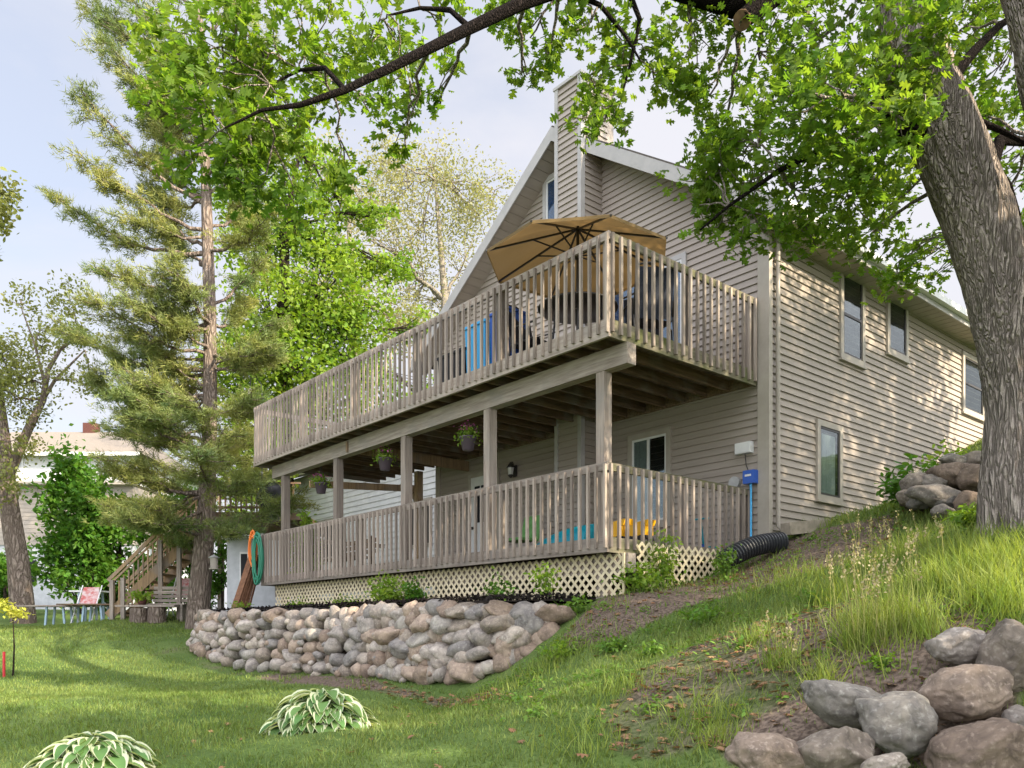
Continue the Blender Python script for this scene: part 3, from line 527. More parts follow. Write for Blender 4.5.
# lower deck: turquoise boat shell, toys, bench, green chair
def shell():
    y0 = onx(527, 540, -1.9)[1]; y1 = onx(600, 540, -1.9)[1]; m = MB(); K = 14; L = y0 - y1; z = 1.145; vs_ = []; fs = []
    for i in range(K + 1):
        f = i / K; h = .05 + .33 * math.sin(f * math.pi * .55) ** .8; w = .04 + .3 * math.sin(min(f * 1.5, 1) * math.pi / 2)
        for j in range(9): a = math.pi * j / 8; vs_.append((-1.9 - w * math.cos(a), y0 - L * f, z + h * math.sin(a) ** .8))
    for i in range(K):
        for j in range(8): a = i*9+j; fs.append((a, a+1, a+10, a+9))
    m.add(vs_, fs, True); m.add([vs_[K*9+j] for j in range(9)], [tuple(range(9))]); t = Thing('plastic_boat', 'turquoise plastic boat turned upside down behind the lower railing', 'boat', (-1.9, (y0+y1)/2, z), house=True); t.part('hull', m, TEAL)
    m = MB(); m.tube([(-2.21, y0 - L*.35, z + .02), (-2.22, y0 - L*.98, z + .02)], .018, 6); t.part('rim', m, TEAL)
shell()
def toy_truck(px, label, s=1.0):
    x, y, z = onx(px, 545, -2.2); z = 1.143; t = Thing('toy_truck', label, 'toy', (x, y, z), 'yellow toy trucks on the lower deck', house=True); m = MB(); m.box(x-.1*s, x+.1*s, y-.16*s, y+.02*s, z+.10*s, z+.24*s); m.prism([(x-.1*s, y-.18*s, z+.24*s), (x-.1*s, y+.0, z+.24*s), (x-.1*s, y+.03, z+.3*s), (x-.1*s, y-.22*s, z+.33*s)], (.2*s, 0, 0)); t.part('tipper', m, YEL)
    m = MB(); m.box(x-.09*s, x+.09*s, y+.03*s, y+.16*s, z+.08*s, z+.27*s); t.part('cab', m, YEL); m = MB(); m.box(x-.08*s, x+.08*s, y-.17*s, y+.17*s, z+.05*s, z+.095*s); t.part('chassis', m, BLACK)
    for dy in (-.1, .1):
        for dx in (-.11, .11): m = MB(); m.tube([(x+dx*s-.02, y+dy*s, z+.05*s), (x+dx*s+.02, y+dy*s, z+.05*s)], .05*s, 14); t.part('wheel', m, BLACK)
toy_truck(618, 'larger yellow toy dump truck just behind the lower deck corner'); toy_truck(641, 'smaller yellow toy dump truck below the reflecting window', .85)
x, y, z = ony(712, 532, .75); t = Thing('toy_scooter', 'small blue and red child scooter leaning by the lower side railing', 'toy', (x, y, 1.143), house=True)
m = MB(); m.box(x-.2, x+.2, y-.05, y+.05, 1.20, 1.23); t.part('deck', m, TEAL); m = MB(); m.tube([(x-.2, y, 1.22), (x-.28, y, 1.62)], .016, 6); m.tube([(x-.28, y-.14, 1.62), (x-.28, y+.14, 1.62)], .014, 6); t.part('handlebar', m, TEAL)
for dx in (-.24, .22): m = MB(); m.tube([(x+dx, y-.02, 1.20), (x+dx, y+.02, 1.20)], .055, 14); t.part('wheel', m, RED if dx > 0 else RBLUE)
x, y, z = onx(520, 540, -1.2); t = Thing('garden_chair', 'green garden chair in front of the tan wall on the lower deck', 'chair', (x, y, 1.143), house=True)
m = MB(); m.box(x-.22, x+.22, y-.24, y+.24, 1.52, 1.56); t.part('seat', m, GREENP); m = MB(); m.prism([(x+.2, y-.24, 1.56), (x+.2, y+.24, 1.56), (x+.3, y+.22, 1.98), (x+.3, y-.22, 1.98)], (.03, 0, 0)); t.part('backrest', m, GREENP)
for dx in (-.2, .2):
    for dy in (-.21, .21): m = MB(); m.tube([(x+dx, y+dy, 1.143), (x+dx*.95, y+dy*.95, 1.52)], .018, 6); t.part('leg', m, GREENP)
x, y, z = onx(345, 560, -1.6); t = Thing('wooden_bench', 'slatted dark wooden bench behind the far lower railing', 'bench', (x, y, 1.143), house=True)
m = MB()
for k in range(4): m.box(x-.25+k*.13, x-.14+k*.13, y-.8, y+.8, 1.53, 1.56)
t.part('seat', m, WD); m = MB()
for k in range(3): m.box(x+.27+k*.02, x+.29+k*.02, y-.8, y+.8, 1.64+k*.12, 1.73+k*.12)
t.part('backrest', m, WD)
for dy in (-.7, .7):
    for dx in (-.22, .25): m = MB(); m.box(x+dx-.03, x+dx+.03, y+dy-.03, y+dy+.03, 1.143, 1.53 if dx < 0 else 2.0); t.part('leg', m, WD)
# hose hung over the far end of the lower rail
t = Thing('garden_hose', 'green hose and orange cord hung over the far end of the lower rail', 'hose', (-3.2, 10.2, 1.6), house=True)
def coil(n, zt, zb, yc, w, mt, nm, x0=-3.2, r=.014):
    m = MB(); pts = []
    for i in range(n * 16 + 1):
        a = 2*math.pi*i/16; k = i / (n*16); pts.append((x0 - .05 * math.sin(a) - .06*k, yc + w * math.sin(a) * (.7 + .3*math.sin(3*k*6)), (zt+zb)/2 + (zt-zb)/2 * math.cos(a) * (.85 + .15*math.sin(5*k*6)) - .05*k))
    m.tube(pts, r, 6); t.part(nm, m, mt)
coil(6, 2.12, .98, 10.2, .13, HOSEG, 'hose', r=.02); coil(3, 2.18, 1.35, 10.42, .10, HOSEO, 'cord', r=.016)
m = MB(); 
for k in range(3):
    a = Vector(P(233 + k*5, 612, 17.4 + .1*k)); b = Vector(P(252 + k*3, 555, 17.9 + .1*k)); m = MB(); m.bar(a, b, .16, .03); m.bar(a + Vector((.1, .02, 0)), b + Vector((.1, .02, 0)), .02, .05)
    single('leaning_board', m, mat('board_brown', (.20, .10, .055), .8, .2, (.12, .06, .035), scale=12) if k == 0 else bpy.data.materials['board_brown'], tuple((a+b)/2), 'weathered brown board leaning against the far end of the lower deck', 'board', 'boards leaning at the deck end')
# corrugated drain pipe
t = Thing('drain_pipe', 'black corrugated drain pipe on the soil at the house corner', 'pipe', tuple(P(757, 548, 11.2))); m = MB()
a = Vector(P(722, 562, 10.8)); b = Vector(P(783, 542, 11.2)); a.z = max(a.z, z1(a.x, a.y) + .05); b.z = max(b.z, z1(b.x, b.y) + .06); pts = []; rr = []
for i in range(89): f = i / 88; p = a.lerp(b, f); p.z += .07 * math.sin(f * math.pi); pts.append(p); rr.append((.112, .138, .138, .112)[i % 4])
m.tube(pts, rr, 24); m.sm = [False] * len(m.sm); t.part('hose', m, mat('grey_black_plastic', (.03, .032, .036), .35, .5))
m = MB(); c = P(806, 545, 11.5); c.z = z1(c.x, c.y) + .06; m.bar(c - Vector((.32, .1, .02)), c + Vector((.34, .14, .06)), .2, .17); single('concrete_block', m, CONC, tuple(c), 'tan concrete splash block at the foot of the side wall', 'block')

# ------------------------------------------------------------------ stones
def stone_mesh(m, c, r, sub=2, seed=0, flat=.8, rough=.22, ang=0):
    import bmesh
    if not hasattr(stone_mesh, 'c'): stone_mesh.c = {}
    if sub not in stone_mesh.c:
        b = bmesh.new(); bmesh.ops.create_icosphere(b, subdivisions=sub, radius=1); b.verts.ensure_lookup_table(); stone_mesh.c[sub] = ([v.co.copy() for v in b.verts], [tuple(v.index for v in f.verts) for f in b.faces]); b.free()
    V_, F_ = stone_mesh.c[sub]; c = Vector(c); rm = Matrix.Rotation(ang, 3, 'Z') @ Matrix.Rotation(random.uniform(-.4, .4), 3, 'X') @ Matrix.Rotation(random.uniform(-.4, .4), 3, 'Y'); vs_ = []
    planes = [(Vector((random.gauss(0, 1), random.gauss(0, 1), random.gauss(0, 1))).normalized(), random.uniform(.62, .9)) for _ in range(7)]
    for v in V_:
        p = v.copy()
        for n_, d in planes:
            e = p.dot(n_) - d
            if e > 0: p -= n_ * e * .8
        p *= 1 + rough * noise.noise(v * 1.5 + Vector((seed, seed * 1.7, 0))) + rough * .4 * noise.noise(v * 4 + Vector((seed, 0, seed))) + rough * .14 * noise.noise(v * 9 + Vector((seed, seed, 0))) + rough * .08 * noise.noise(v * 22 + Vector((seed, seed, 0)))
        p = rm @ Vector((p.x * r[0], p.y * r[1], p.z * r[2])); vs_.append(c + p)
    m.add(vs_, F_, True)
def wallpath(s):
    pts = [(-3.9, 10.9), (-4.3, 10.3), (-4.42, 9.5), (-4.42, 7.5), (-4.38, 5.5), (-4.32, 3.8), (-4.25, 2.8), (-4.12, 1.9), (-3.9, 1.1), (-3.6, .6)]
    t = s * (len(pts) - 1); k = min(int(t), len(pts) - 2); a = t - k; return pts[k][0]*(1-a)+pts[k+1][0]*a, pts[k][1]*(1-a)+pts[k+1][1]*a
sw = Thing('stone_wall', 'curved dry-stacked fieldstone retaining wall below the mulch bed', 'wall', (-4.3, 5, -.6), house=True)
SS = []; s = 0.0; total = 11.8
row = 0
for row in range(7):
    s = random.uniform(0, .02)
    while s < 1:
        w = random.choice([.11, .13, .15, .17, .19, .24]) * random.uniform(.9, 1.1); s += w * .93 / total
        if s > 1: break
        x, y = wallpath(s); g = H(x - .2, y); zb = z1(g.x, g.y); zt = .34 - (.02 if s < .88 else (s - .88) * .8); h = zt - zb
        if h < .12: s += w * .85 / total; continue
        nrow = max(1, round(h / .165)); 
        if row >= nrow: s += w * .85 / total; continue
        f = (row + .5) / nrow; z = zb + h * f + random.uniform(-.03, .03); x2, y2 = wallpath(min(s + .01, 1)); dx, dy = x2 - x, y2 - y; l = math.hypot(dx, dy) or 1; nxv, nyv = dy / l, -dx / l
        if nxv > 0: nxv, nyv = -nxv, -nyv
        off = (1 - f) * .22 + random.uniform(-.04, .04); SS.append(((x + nxv * off, y + nyv * off, z), (w * 1.04, w * random.uniform(.85, 1.1), random.uniform(.105, .165)), math.atan2(dy, dx)))
        s += w * .85 / total
for _ in range(80):
    s = random.random(); x, y = wallpath(s); g = H(x - .2, y); zb = z1(g.x, g.y); zt = .36 - (0 if s < .88 else (s - .88) * .8); f = random.random(); q = random.uniform(.04, .08); SS.append(((x - .12 - (1-f) * .2 + random.uniform(0, .05), y, zb + (zt - zb) * f), (q * 1.3, q, q * .8), random.uniform(0, 3)))
random.shuffle(SS); SS.sort(key=lambda a: -(a[1][0] * a[1][2]) / H(*a[0]).y ** 2)
rest = MB()
for i, (c, r, a) in enumerate(SS):
    m = MB() if i < 100 else rest; stone_mesh(m, c, r, 3 if i < 60 else 2, i * 3.7, ang=a)
    if i < 100: sw.part('stone', m, STONE)
props(sw.part('stone', rest, STONE), kind='stuff')
m = MB(); vs_ = []; fs = []
for i in range(61):
    x, y = wallpath(i / 60); g = H(x, y); vs_ += [(x + .04, y, z1(g.x, g.y) - .2), (x + .08, y, .33 - max(0, i / 60 - .88) * .8), (x + .6, y, .34)]
for i in range(60):
    for j in range(2): a = i * 3 + j; fs.append((a, a+1, a+4, a+3))
m.add(vs_, fs); sw.part('earth_core', m, SOIL)
def boulders(lst, group, labels, dz=0., k=1.0):
    for i, (px, py, Z, rx, rz, sh) in enumerate(lst):
        Z += dz; rx *= k; rz *= k; c = P(px, py, Z); s = Z / F; m = MB(); stone_mesh(m, c, (rx * s, (rx + rz) / 2 * s, rz * s), 5 if Z < 6 else 4, i * 5.3 + 1, rough=.17); o = single('boulder', m, STONEB, tuple(c), labels[i], 'boulder', group)
BL = [(768,757,4.55,38,24,0),(834,752,4.5,38,28,0),(895,722,4.65,40,36,0),(845,703,4.95,42,23,0),(966,692,4.75,44,28,0),(960,647,5.1,30,19,0),(1012,660,4.9,27,38,0),(985,752,4.3,56,38,0),(885,766,4.3,24,12,0),(1018,722,4.6,14,16,0)]
boulders(BL, 'boulders stacked on the near bank', ['grey rounded boulder lowest left in the near stack', 'angular grey boulder resting between the lowest left boulder and the egg-shaped one', 'egg-shaped brown boulder tilted in the middle of the near stack', 'flat-topped brown boulder above the two lowest left ones',
    'rough grey wedge boulder right of the egg-shaped one', 'smooth oval tan boulder topmost under the tall grass', 'tall grey boulder cut by the right picture edge', 'very large pale grey boulder in the bottom right corner', 'small low brown boulder peeking up below the egg-shaped one', 'small dark boulder wedged at the right picture edge between three big ones'], -.40, 1.02)
BL2 = [(935,497,9.6,28,12,0),(918,503,9.7,11,9,0),(953,475,9.9,24,13,0),(948,503,9.5,18,10,0),(975,480,9.7,18,16,0),(915,483,10,14,10,0),(970,503,9.3,16,12,0),(936,484,9.9,16,10,0),(908,497,9.9,12,9,0),(978,462,10,18,9,0),(955,461,10.1,16,8,0),(943,511,9.3,12,7,0)]
boulders(BL2, 'boulders piled beside the oak', ['long reddish boulder at the front of the pile by the oak', 'small round boulder left end of the front row by the oak', 'broad brown boulder high in the middle of the pile by the oak', 'pinkish boulder low in the middle of the pile by the oak', 'rust-brown boulder against the oak trunk', 'dark boulder at the upper left of the pile by the oak',
    'low boulder just left of the oak foot', 'grey-green slab boulder in the centre of the pile by the oak', 'shadowed boulder at the left edge of the pile by the oak', 'topmost boulder touching the oak trunk', 'flat boulder on top of the pile, left of the topmost one', 'smallest boulder at the foot of the pile by the oak'])
# earth under the pile
m = MB(); stone_mesh(m, P(948, 497, 10.3), (.62, .5, .34), 3, 3, rough=.1); props(single('soil_mound', m, SOIL, tuple(P(948, 500, 10.2)), None, None), kind='structure')

# ------------------------------------------------------------------ trees
def bez(a, b, sag=.0, n=6, wob=.0):
    a = Vector(a); b = Vector(b); out_ = []
    for i in range(n + 1):
        f = i / n; p = a.lerp(b, f); p.z += sag * math.sin(math.pi * f)
        if 0 < i < n and wob: p += Vector((random.gauss(0, wob), random.gauss(0, wob), random.gauss(0, wob)))
        out_.append(p)
    return out_
def tree(name, label, base, trunk, rad, clumps, leaf, size, mt_leaf, mt_bark, group=None, density=1.0, extra=(), sides=12, twig=.012, tilt=.7, spread=.30, cat='tree', trunk_flare=None, attach=None, brk=1.0, limb_mat=None):
    """clumps: (centre, radii, leaves).  Each clump gets a limb from the trunk, twigs, and leaves gathered about the twig tips."""
    t = Thing(name, label, cat, base, group); m = MB(); tp = [Vector(p) for p in trunk]; m.tube(tp, rad, sides, flare=trunk_flare)
    lm = m if limb_mat is None else MB()
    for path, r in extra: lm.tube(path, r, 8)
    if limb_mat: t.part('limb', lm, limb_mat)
    nodes = [(p, r) for p, r in zip(tp, rad)] + [(Vector(p), rr) for path, r in extra for p, rr in zip(path, r if hasattr(r, '__len__') else [r] * len(path))]
    P_ = []; 
    for c, rad3, n in clumps:
        c = Vector(c); rr = Vector(rad3) if hasattr(rad3, '__len__') else Vector((rad3,) * 3)
        nd, r = min(nodes, key=lambda q: (q[0] - c).length + .5 * max(0, q[0].z - c.z - rr.z * 1.2)); br = min(r * .6, .02 + .02 * rr.length) * brk
        path = bez(nd, c, .12 * (c - nd).length * .4, 6, .04 * (c - nd).length * .6); m.tube(path, [br * (1 - .75 * i / 6) + twig * .5 for i in range(7)], 6, cap=False)
        k = max(3, int(n / 26)); tips = []
        for i in range(k):
            d = Vector((random.gauss(0, 1), random.gauss(0, 1), random.gauss(0, 1))).normalized(); f = random.uniform(.25, 1) ** .6; tip = c + Vector((d.x * rr.x, d.y * rr.y, d.z * rr.z)) * f
            m.tube(bez(path[random.randint(3, 6)], tip, -.03, 3, .02), [twig, twig * .8, twig * .6, twig * .35], 4, cap=False); tips.append(tip)
        tips = np.array(tips); w = tips[rng.integers(0, k, int(n * density))]; P_.append(w + rng.normal(0, 1, w.shape) * np.array(rr) * spread)
    t.part('trunk', m, mt_bark)
    if P_:
        P_ = np.concatenate(P_); n = len(P_); scatter('crown', leaf, P_, rotmats(n, tilt), rng.uniform(.7, 1.25, n) * size, mt_leaf, t.o, base)
    return t
def ck(px, py, Z, rpx, n, rz=None, dz=None): s = Z / F; return (P(px, py, Z), (rpx * s, (dz or rpx) * s, (rz or rpx) * s), n)

# gaps cut in the out-of-frame canopy along sun rays to light chosen spots
GAPS = [(P(*a), r) for a, r in [((780, 180, 7.3), 1.0), ((860, 130, 6.8), 1.0), ((700, 120, 7.2), .8), ((225, 628, 19.5), 1.0), ((170, 640, 17), 1.0), ((110, 655, 15.5), .9), ((60, 668, 14), .8), ((15, 690, 12), .9), ((900, 600, 6.6), .8), ((990, 575, 6.2), .9), ((940, 560, 7), .7), ((870, 620, 6.4), .6), ((960, 600, 5.8), .7), ((210, 420, 20), 2.6), ((180, 540, 20), 2.0), ((210, 220, 20), 2.6), ((110, 350, 19), 2.0), ((1000, 250, 9), .3)]]
def shaded(c, r):
    c = Vector(c)
    for g, rg in GAPS:
        d = c - g; t = d.dot(SDIR)
        if t > 0 and (d - SDIR * t).length < rg + r * .6: return False
    return True
# the big oak on the bank
g0 = P(1010, 522, 7.0); zb = z1(g0.x, g0.y) - .15
tr = [(g0.x + .10, g0.y, zb), (g0.x + .09, g0.y, zb + .12), (g0.x + .06, g0.y, zb + .4), tuple(P(1020, 400, 7.0)), tuple(P(1002, 300, 6.9)), tuple(P(972, 200, 6.85)), tuple(P(938, 120, 6.8)), tuple(P(918, 70, 6.8)), tuple(P(905, 0, 6.8)), tuple(P(885, -90, 6.8)), tuple(P(860, -220, 7))]
# resample the trunk finely for bark relief
def resamp(pts, rads, n):
    L = [0]; 
    for a, b in zip(pts[:-1], pts[1:]): L.append(L[-1] + (Vector(b) - Vector(a)).length)
    o = []; r = []
    for i in range(n):
        s = L[-1] * i / (n-1); k = max(j for j in range(len(L)) if L[j] <= s + 1e-9); k = min(k, len(pts) - 2); f = (s - L[k]) / (L[k+1] - L[k])
        p0, p1, p2, p3 = [Vector(pts[max(0, min(len(pts)-1, k+d))]) for d in (-1, 0, 1, 2)]; f2, f3 = f*f, f*f*f
        o.append(.5 * ((2*p1) + (p2-p0)*f + (2*p0-5*p1+4*p2-p3)*f2 + (3*p1-p0-3*p2+p3)*f3)); r.append(rads[k]*(1-f) + rads[k+1]*f)
    return o, r
orad = [.33, .305, .285, .265, .252, .258, .26, .25, .20, .18, .14]; otp, orr = resamp(tr, orad, 170)
def barkflare(i, k, a):
    z = i * .047; v = noise.noise(Vector((math.cos(a) * 5.5, math.sin(a) * 5.5, z * 1.3))); w = noise.noise(Vector((math.cos(a) * 13, math.sin(a) * 13, z * 2.8 + 5)))
    return 1 + .05 * (1 - abs(v) * 3) + .035 * (1 - abs(w) * 3) + .03 * math.sin(3 * a + z) + (.10 * max(0, 1 - i / 14) * (1 + math.sin(5 * a)) if i < 14 else 0)
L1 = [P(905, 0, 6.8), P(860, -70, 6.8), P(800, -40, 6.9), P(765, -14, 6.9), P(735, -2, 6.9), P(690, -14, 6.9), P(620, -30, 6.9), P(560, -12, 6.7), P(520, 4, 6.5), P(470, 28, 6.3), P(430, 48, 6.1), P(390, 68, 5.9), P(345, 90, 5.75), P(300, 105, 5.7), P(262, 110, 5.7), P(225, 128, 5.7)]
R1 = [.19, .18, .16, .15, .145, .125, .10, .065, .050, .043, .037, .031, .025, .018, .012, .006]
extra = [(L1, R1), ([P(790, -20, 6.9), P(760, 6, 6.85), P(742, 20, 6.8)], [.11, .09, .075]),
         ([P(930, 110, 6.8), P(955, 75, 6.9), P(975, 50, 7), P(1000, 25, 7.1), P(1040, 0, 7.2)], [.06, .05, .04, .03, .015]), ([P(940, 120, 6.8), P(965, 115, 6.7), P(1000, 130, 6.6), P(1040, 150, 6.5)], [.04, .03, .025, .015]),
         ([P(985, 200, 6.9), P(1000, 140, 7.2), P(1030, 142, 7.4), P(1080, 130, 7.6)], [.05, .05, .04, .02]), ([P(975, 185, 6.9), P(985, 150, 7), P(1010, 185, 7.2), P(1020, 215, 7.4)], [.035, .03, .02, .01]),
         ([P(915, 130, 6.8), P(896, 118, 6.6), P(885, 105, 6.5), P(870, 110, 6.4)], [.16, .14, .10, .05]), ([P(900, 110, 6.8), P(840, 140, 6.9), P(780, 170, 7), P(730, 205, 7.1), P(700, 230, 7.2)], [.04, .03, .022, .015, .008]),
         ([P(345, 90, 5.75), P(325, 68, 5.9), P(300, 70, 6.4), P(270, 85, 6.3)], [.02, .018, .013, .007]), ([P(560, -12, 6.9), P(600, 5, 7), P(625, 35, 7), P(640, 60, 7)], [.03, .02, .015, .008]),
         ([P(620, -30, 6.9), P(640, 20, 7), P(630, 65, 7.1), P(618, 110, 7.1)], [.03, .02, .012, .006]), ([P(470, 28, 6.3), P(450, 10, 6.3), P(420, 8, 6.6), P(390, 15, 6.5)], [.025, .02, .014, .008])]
cl = []
for px, py, r, n, Z in [(165,55,36,120,6.2),(215,40,50,260,6.3),(200,110,44,210,6.0),(262,50,52,280,6.4),(310,35,50,240,6.6),(250,135,44,190,6.2),(310,130,38,110,6.5),(230,180,36,110,6.4),(375,25,45,170,6.7),(415,95,30,60,6.8),(440,20,32,90,6.9),
                        (345,165,26,50,6.6),(285,185,34,80,6.4),(405,140,22,36,6.9),(440,105,18,26,7),(180,160,28,60,6.2),(380,110,26,40,6.6),(330,75,30,60,6.4),(150,100,20,30,6.3),
                        (505,15,26,70,7),(530,38,30,100,7.1),(522,72,18,40,7.1),(548,55,14,24,7.1),(590,20,34,120,7),(630,40,38,140,7.1),(590,75,26,70,7.1),(600,112,26,60,7.1),(622,122,20,34,7.2),(582,120,16,26,7.1),(690,50,40,140,7.2),(665,85,26,60,7.2),(720,20,40,120,7.1),(710,95,30,90,7.3)]:
    cl.append(ck(px, py, Z, r, n, dz=r * 1.2))
for px, py, r, n, Z in [(760,60,56,220,7.2),(820,40,56,240,7),(870,70,55,230,6.6),(750,130,52,230,7.3),(810,120,56,250,7),(860,150,50,210,6.4),(740,185,42,190,7.4),(795,190,52,240,7.2),(850,205,48,220,7),(722,222,26,90,7.5),(768,235,34,150,7.4),(815,245,30,90,7.5),(700,205,22,60,7.5),(870,235,34,100,7.6),(715,160,30,90,7.5),
                        (900,30,46,180,6.3),(960,30,40,120,7.5),(1000,70,42,130,7.6),(1010,140,36,90,7.8),(985,115,28,60,7.7),(1005,205,30,70,8),(1020,265,22,36,8.2),(940,60,34,100,6.2),(925,95,26,60,6.0),(905,120,22,46,6.0),(900,260,30,60,8.5),(935,275,22,30,8.8),(780,90,40,100,6.2),(840,90,40,110,5.9),(890,205,32,110,8.4),(925,250,28,90,8.8),(895,265,26,70,8.8),(1005,165,34,110,8.4),(1012,235,30,90,8.6),(975,60,36,110,8),(1015,100,30,90,8.2),(960,20,34,90,8),(880,170,30,90,6.2),(700,170,26,60,7.5),(730,130,34,90,7.6)]:
    cl.append(ck(px, py, Z, r, n, dz=r * 1.3))
for x, y, z, r, n in [(1, 7, 7.4, 1.3, 200), (3, 6.5, 7.5, 1.4, 260), (4.8, 7.5, 7, 1.4, 260), (6.4, 8, 6, 1.4, 320), (7.5, 6.5, 6.6, 1.5, 320), (6, 5.2, 6.8, 1.3, 260), (-1, 7.2, 7, 1.1, 160), (8.5, 8.5, 5.6, 1.4, 300), (5.5, 10, 7.6, 1.3, 220), (8, 10.5, 7, 1.4, 260)]:
    if shaded((x, y, z), r): cl.append(((x, y, z), (r, r, r * .8), n * 2))
for x, y, z, r, n in [(6.9, 10.3, 12.4, 1.3, 260), (5.6, 11.2, 11.8, 1.2, 220), (4.8, 10.2, 9.6, 1.2, 220), (3.4, 9.6, 9.8, 1.3, 220), (6.2, 9.8, 9.9, 1.3, 220), (2.4, 10.5, 10.5, 1.2, 200), (7.6, 9.4, 9.2, 1.2, 200), (4.7, 9.5, 10.2, 1.3, 240), (5.6, 8.5, 9.9, 1.3, 240), (6.5, 7.6, 9.6, 1.3, 240), (7.5, 6.6, 9.6, 1.3, 240), (8.5, 5.4, 9.6, 1.3, 240), (9.2, 4.4, 9.6, 1.3, 240), (5.8, 8.2, 7.9, 1.1, 160), (7.2, 6.6, 7.6, 1.2, 180), (8.4, 5.2, 7.6, 1.2, 180), (3.7, 10.3, 10.4, 1.2, 200), (7.2, 9.7, 13, 1.2, 260), (10, 10.6, 7.0, 1.3, 80), (9, 9.8, 7.9, 1.3, 95), (11, 11.2, 6.2, 1.2, 60), (11.6, 12.6, 6.4, 1.3, 60), (9.6, 8.8, 6.6, 1.2, 75)]: cl.append(((x, y, z), (r, r, r * .8), int(n * 2.8)))  # unseen clumps added along sun rays to shade chimney, rails and wall
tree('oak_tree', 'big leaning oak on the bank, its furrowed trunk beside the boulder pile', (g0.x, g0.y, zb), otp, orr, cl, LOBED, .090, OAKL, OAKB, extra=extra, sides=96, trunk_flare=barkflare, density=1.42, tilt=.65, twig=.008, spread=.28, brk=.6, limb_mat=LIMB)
m = MB(); a, b = P(743, 19.6, 6.803), P(741.6, 20.6, 6.79); m.tube([a, b], .076, 16)
single('cut_end', m, CUTW, tuple(a), None, None); bpy.data.objects['cut_end'].parent = bpy.data.objects['oak_tree']; bpy.data.objects['cut_end'].matrix_parent_inverse = Matrix.Translation(-Vector((g0.x, g0.y, zb)))
# second oak cut by the picture's right edge
b2 = (5.2, 5.6); zb2 = z1(*b2) - .1; tp2, r2 = resamp([(b2[0], b2[1], zb2), (4.95, 5.7, zb2 + 1.4), tuple(P(1082, 110, 6)), tuple(P(1058, 30, 6)), tuple(P(1038, -40, 6)), tuple(P(990, -150, 6.1))], [.42, .33, .29, .28, .26, .2], 90)
cl2 = [((4, 5.5, 7.6), (1.4, 1.4, 1), 260), ((6.5, 6, 7.2), (1.5, 1.4, 1.1), 300), ((8, 5, 6.2), (1.5, 1.5, 1.2), 320), ((9.3, 7, 5.6), (1.5, 1.6, 1.3), 340), ((7.5, 3.4, 6.5), (1.4, 1.4, 1.1), 280)]
cl2 = [c for c in cl2 if shaded(c[0], 1.4)]
tree('oak_tree', 'second oak trunk cut by the top right picture corner', (b2[0], b2[1], zb2), tp2, r2, cl2, LOBED, .15, OAKL, OAKB, sides=48, trunk_flare=barkflare)
# trees further up the bank that shade the slope
for i, (x, y, hgt, lb) in enumerate([(12, 5.5, 8.5, 'oak up the bank nearest the viewer, outside the picture'), (13.5, 9.5, 9.5, 'oak up the bank beyond the near one, outside the picture'), (17, 3.5, 10.5, 'tall oak highest on the bank, outside the picture'), (11.5, 1.0, 8, 'oak up the bank beside the viewer, outside the picture'), (10, -3.0, 9, 'oak behind the viewer on the bank'), (7, -7, 11, 'tall oak well behind the viewer')]):
    z = z1(x, y); cs = [((x + random.uniform(-1.8, 1.8), y + random.uniform(-2.2, 2.2), z + hgt * random.uniform(.38, .95)), (1.3, 1.3, 1.0), 170) for _ in range(22)]; cs = [c for c in cs if shaded(c[0], 1.3)] or cs[:1]
    tree('oak_tree', lb, (x, y, z), [(x, y, z - .2), (x + .1, y, z + hgt * .5), (x, y, z + hgt * .85)], [.3, .22, .08], cs, QUAD, .26, OAKL, OAKB)

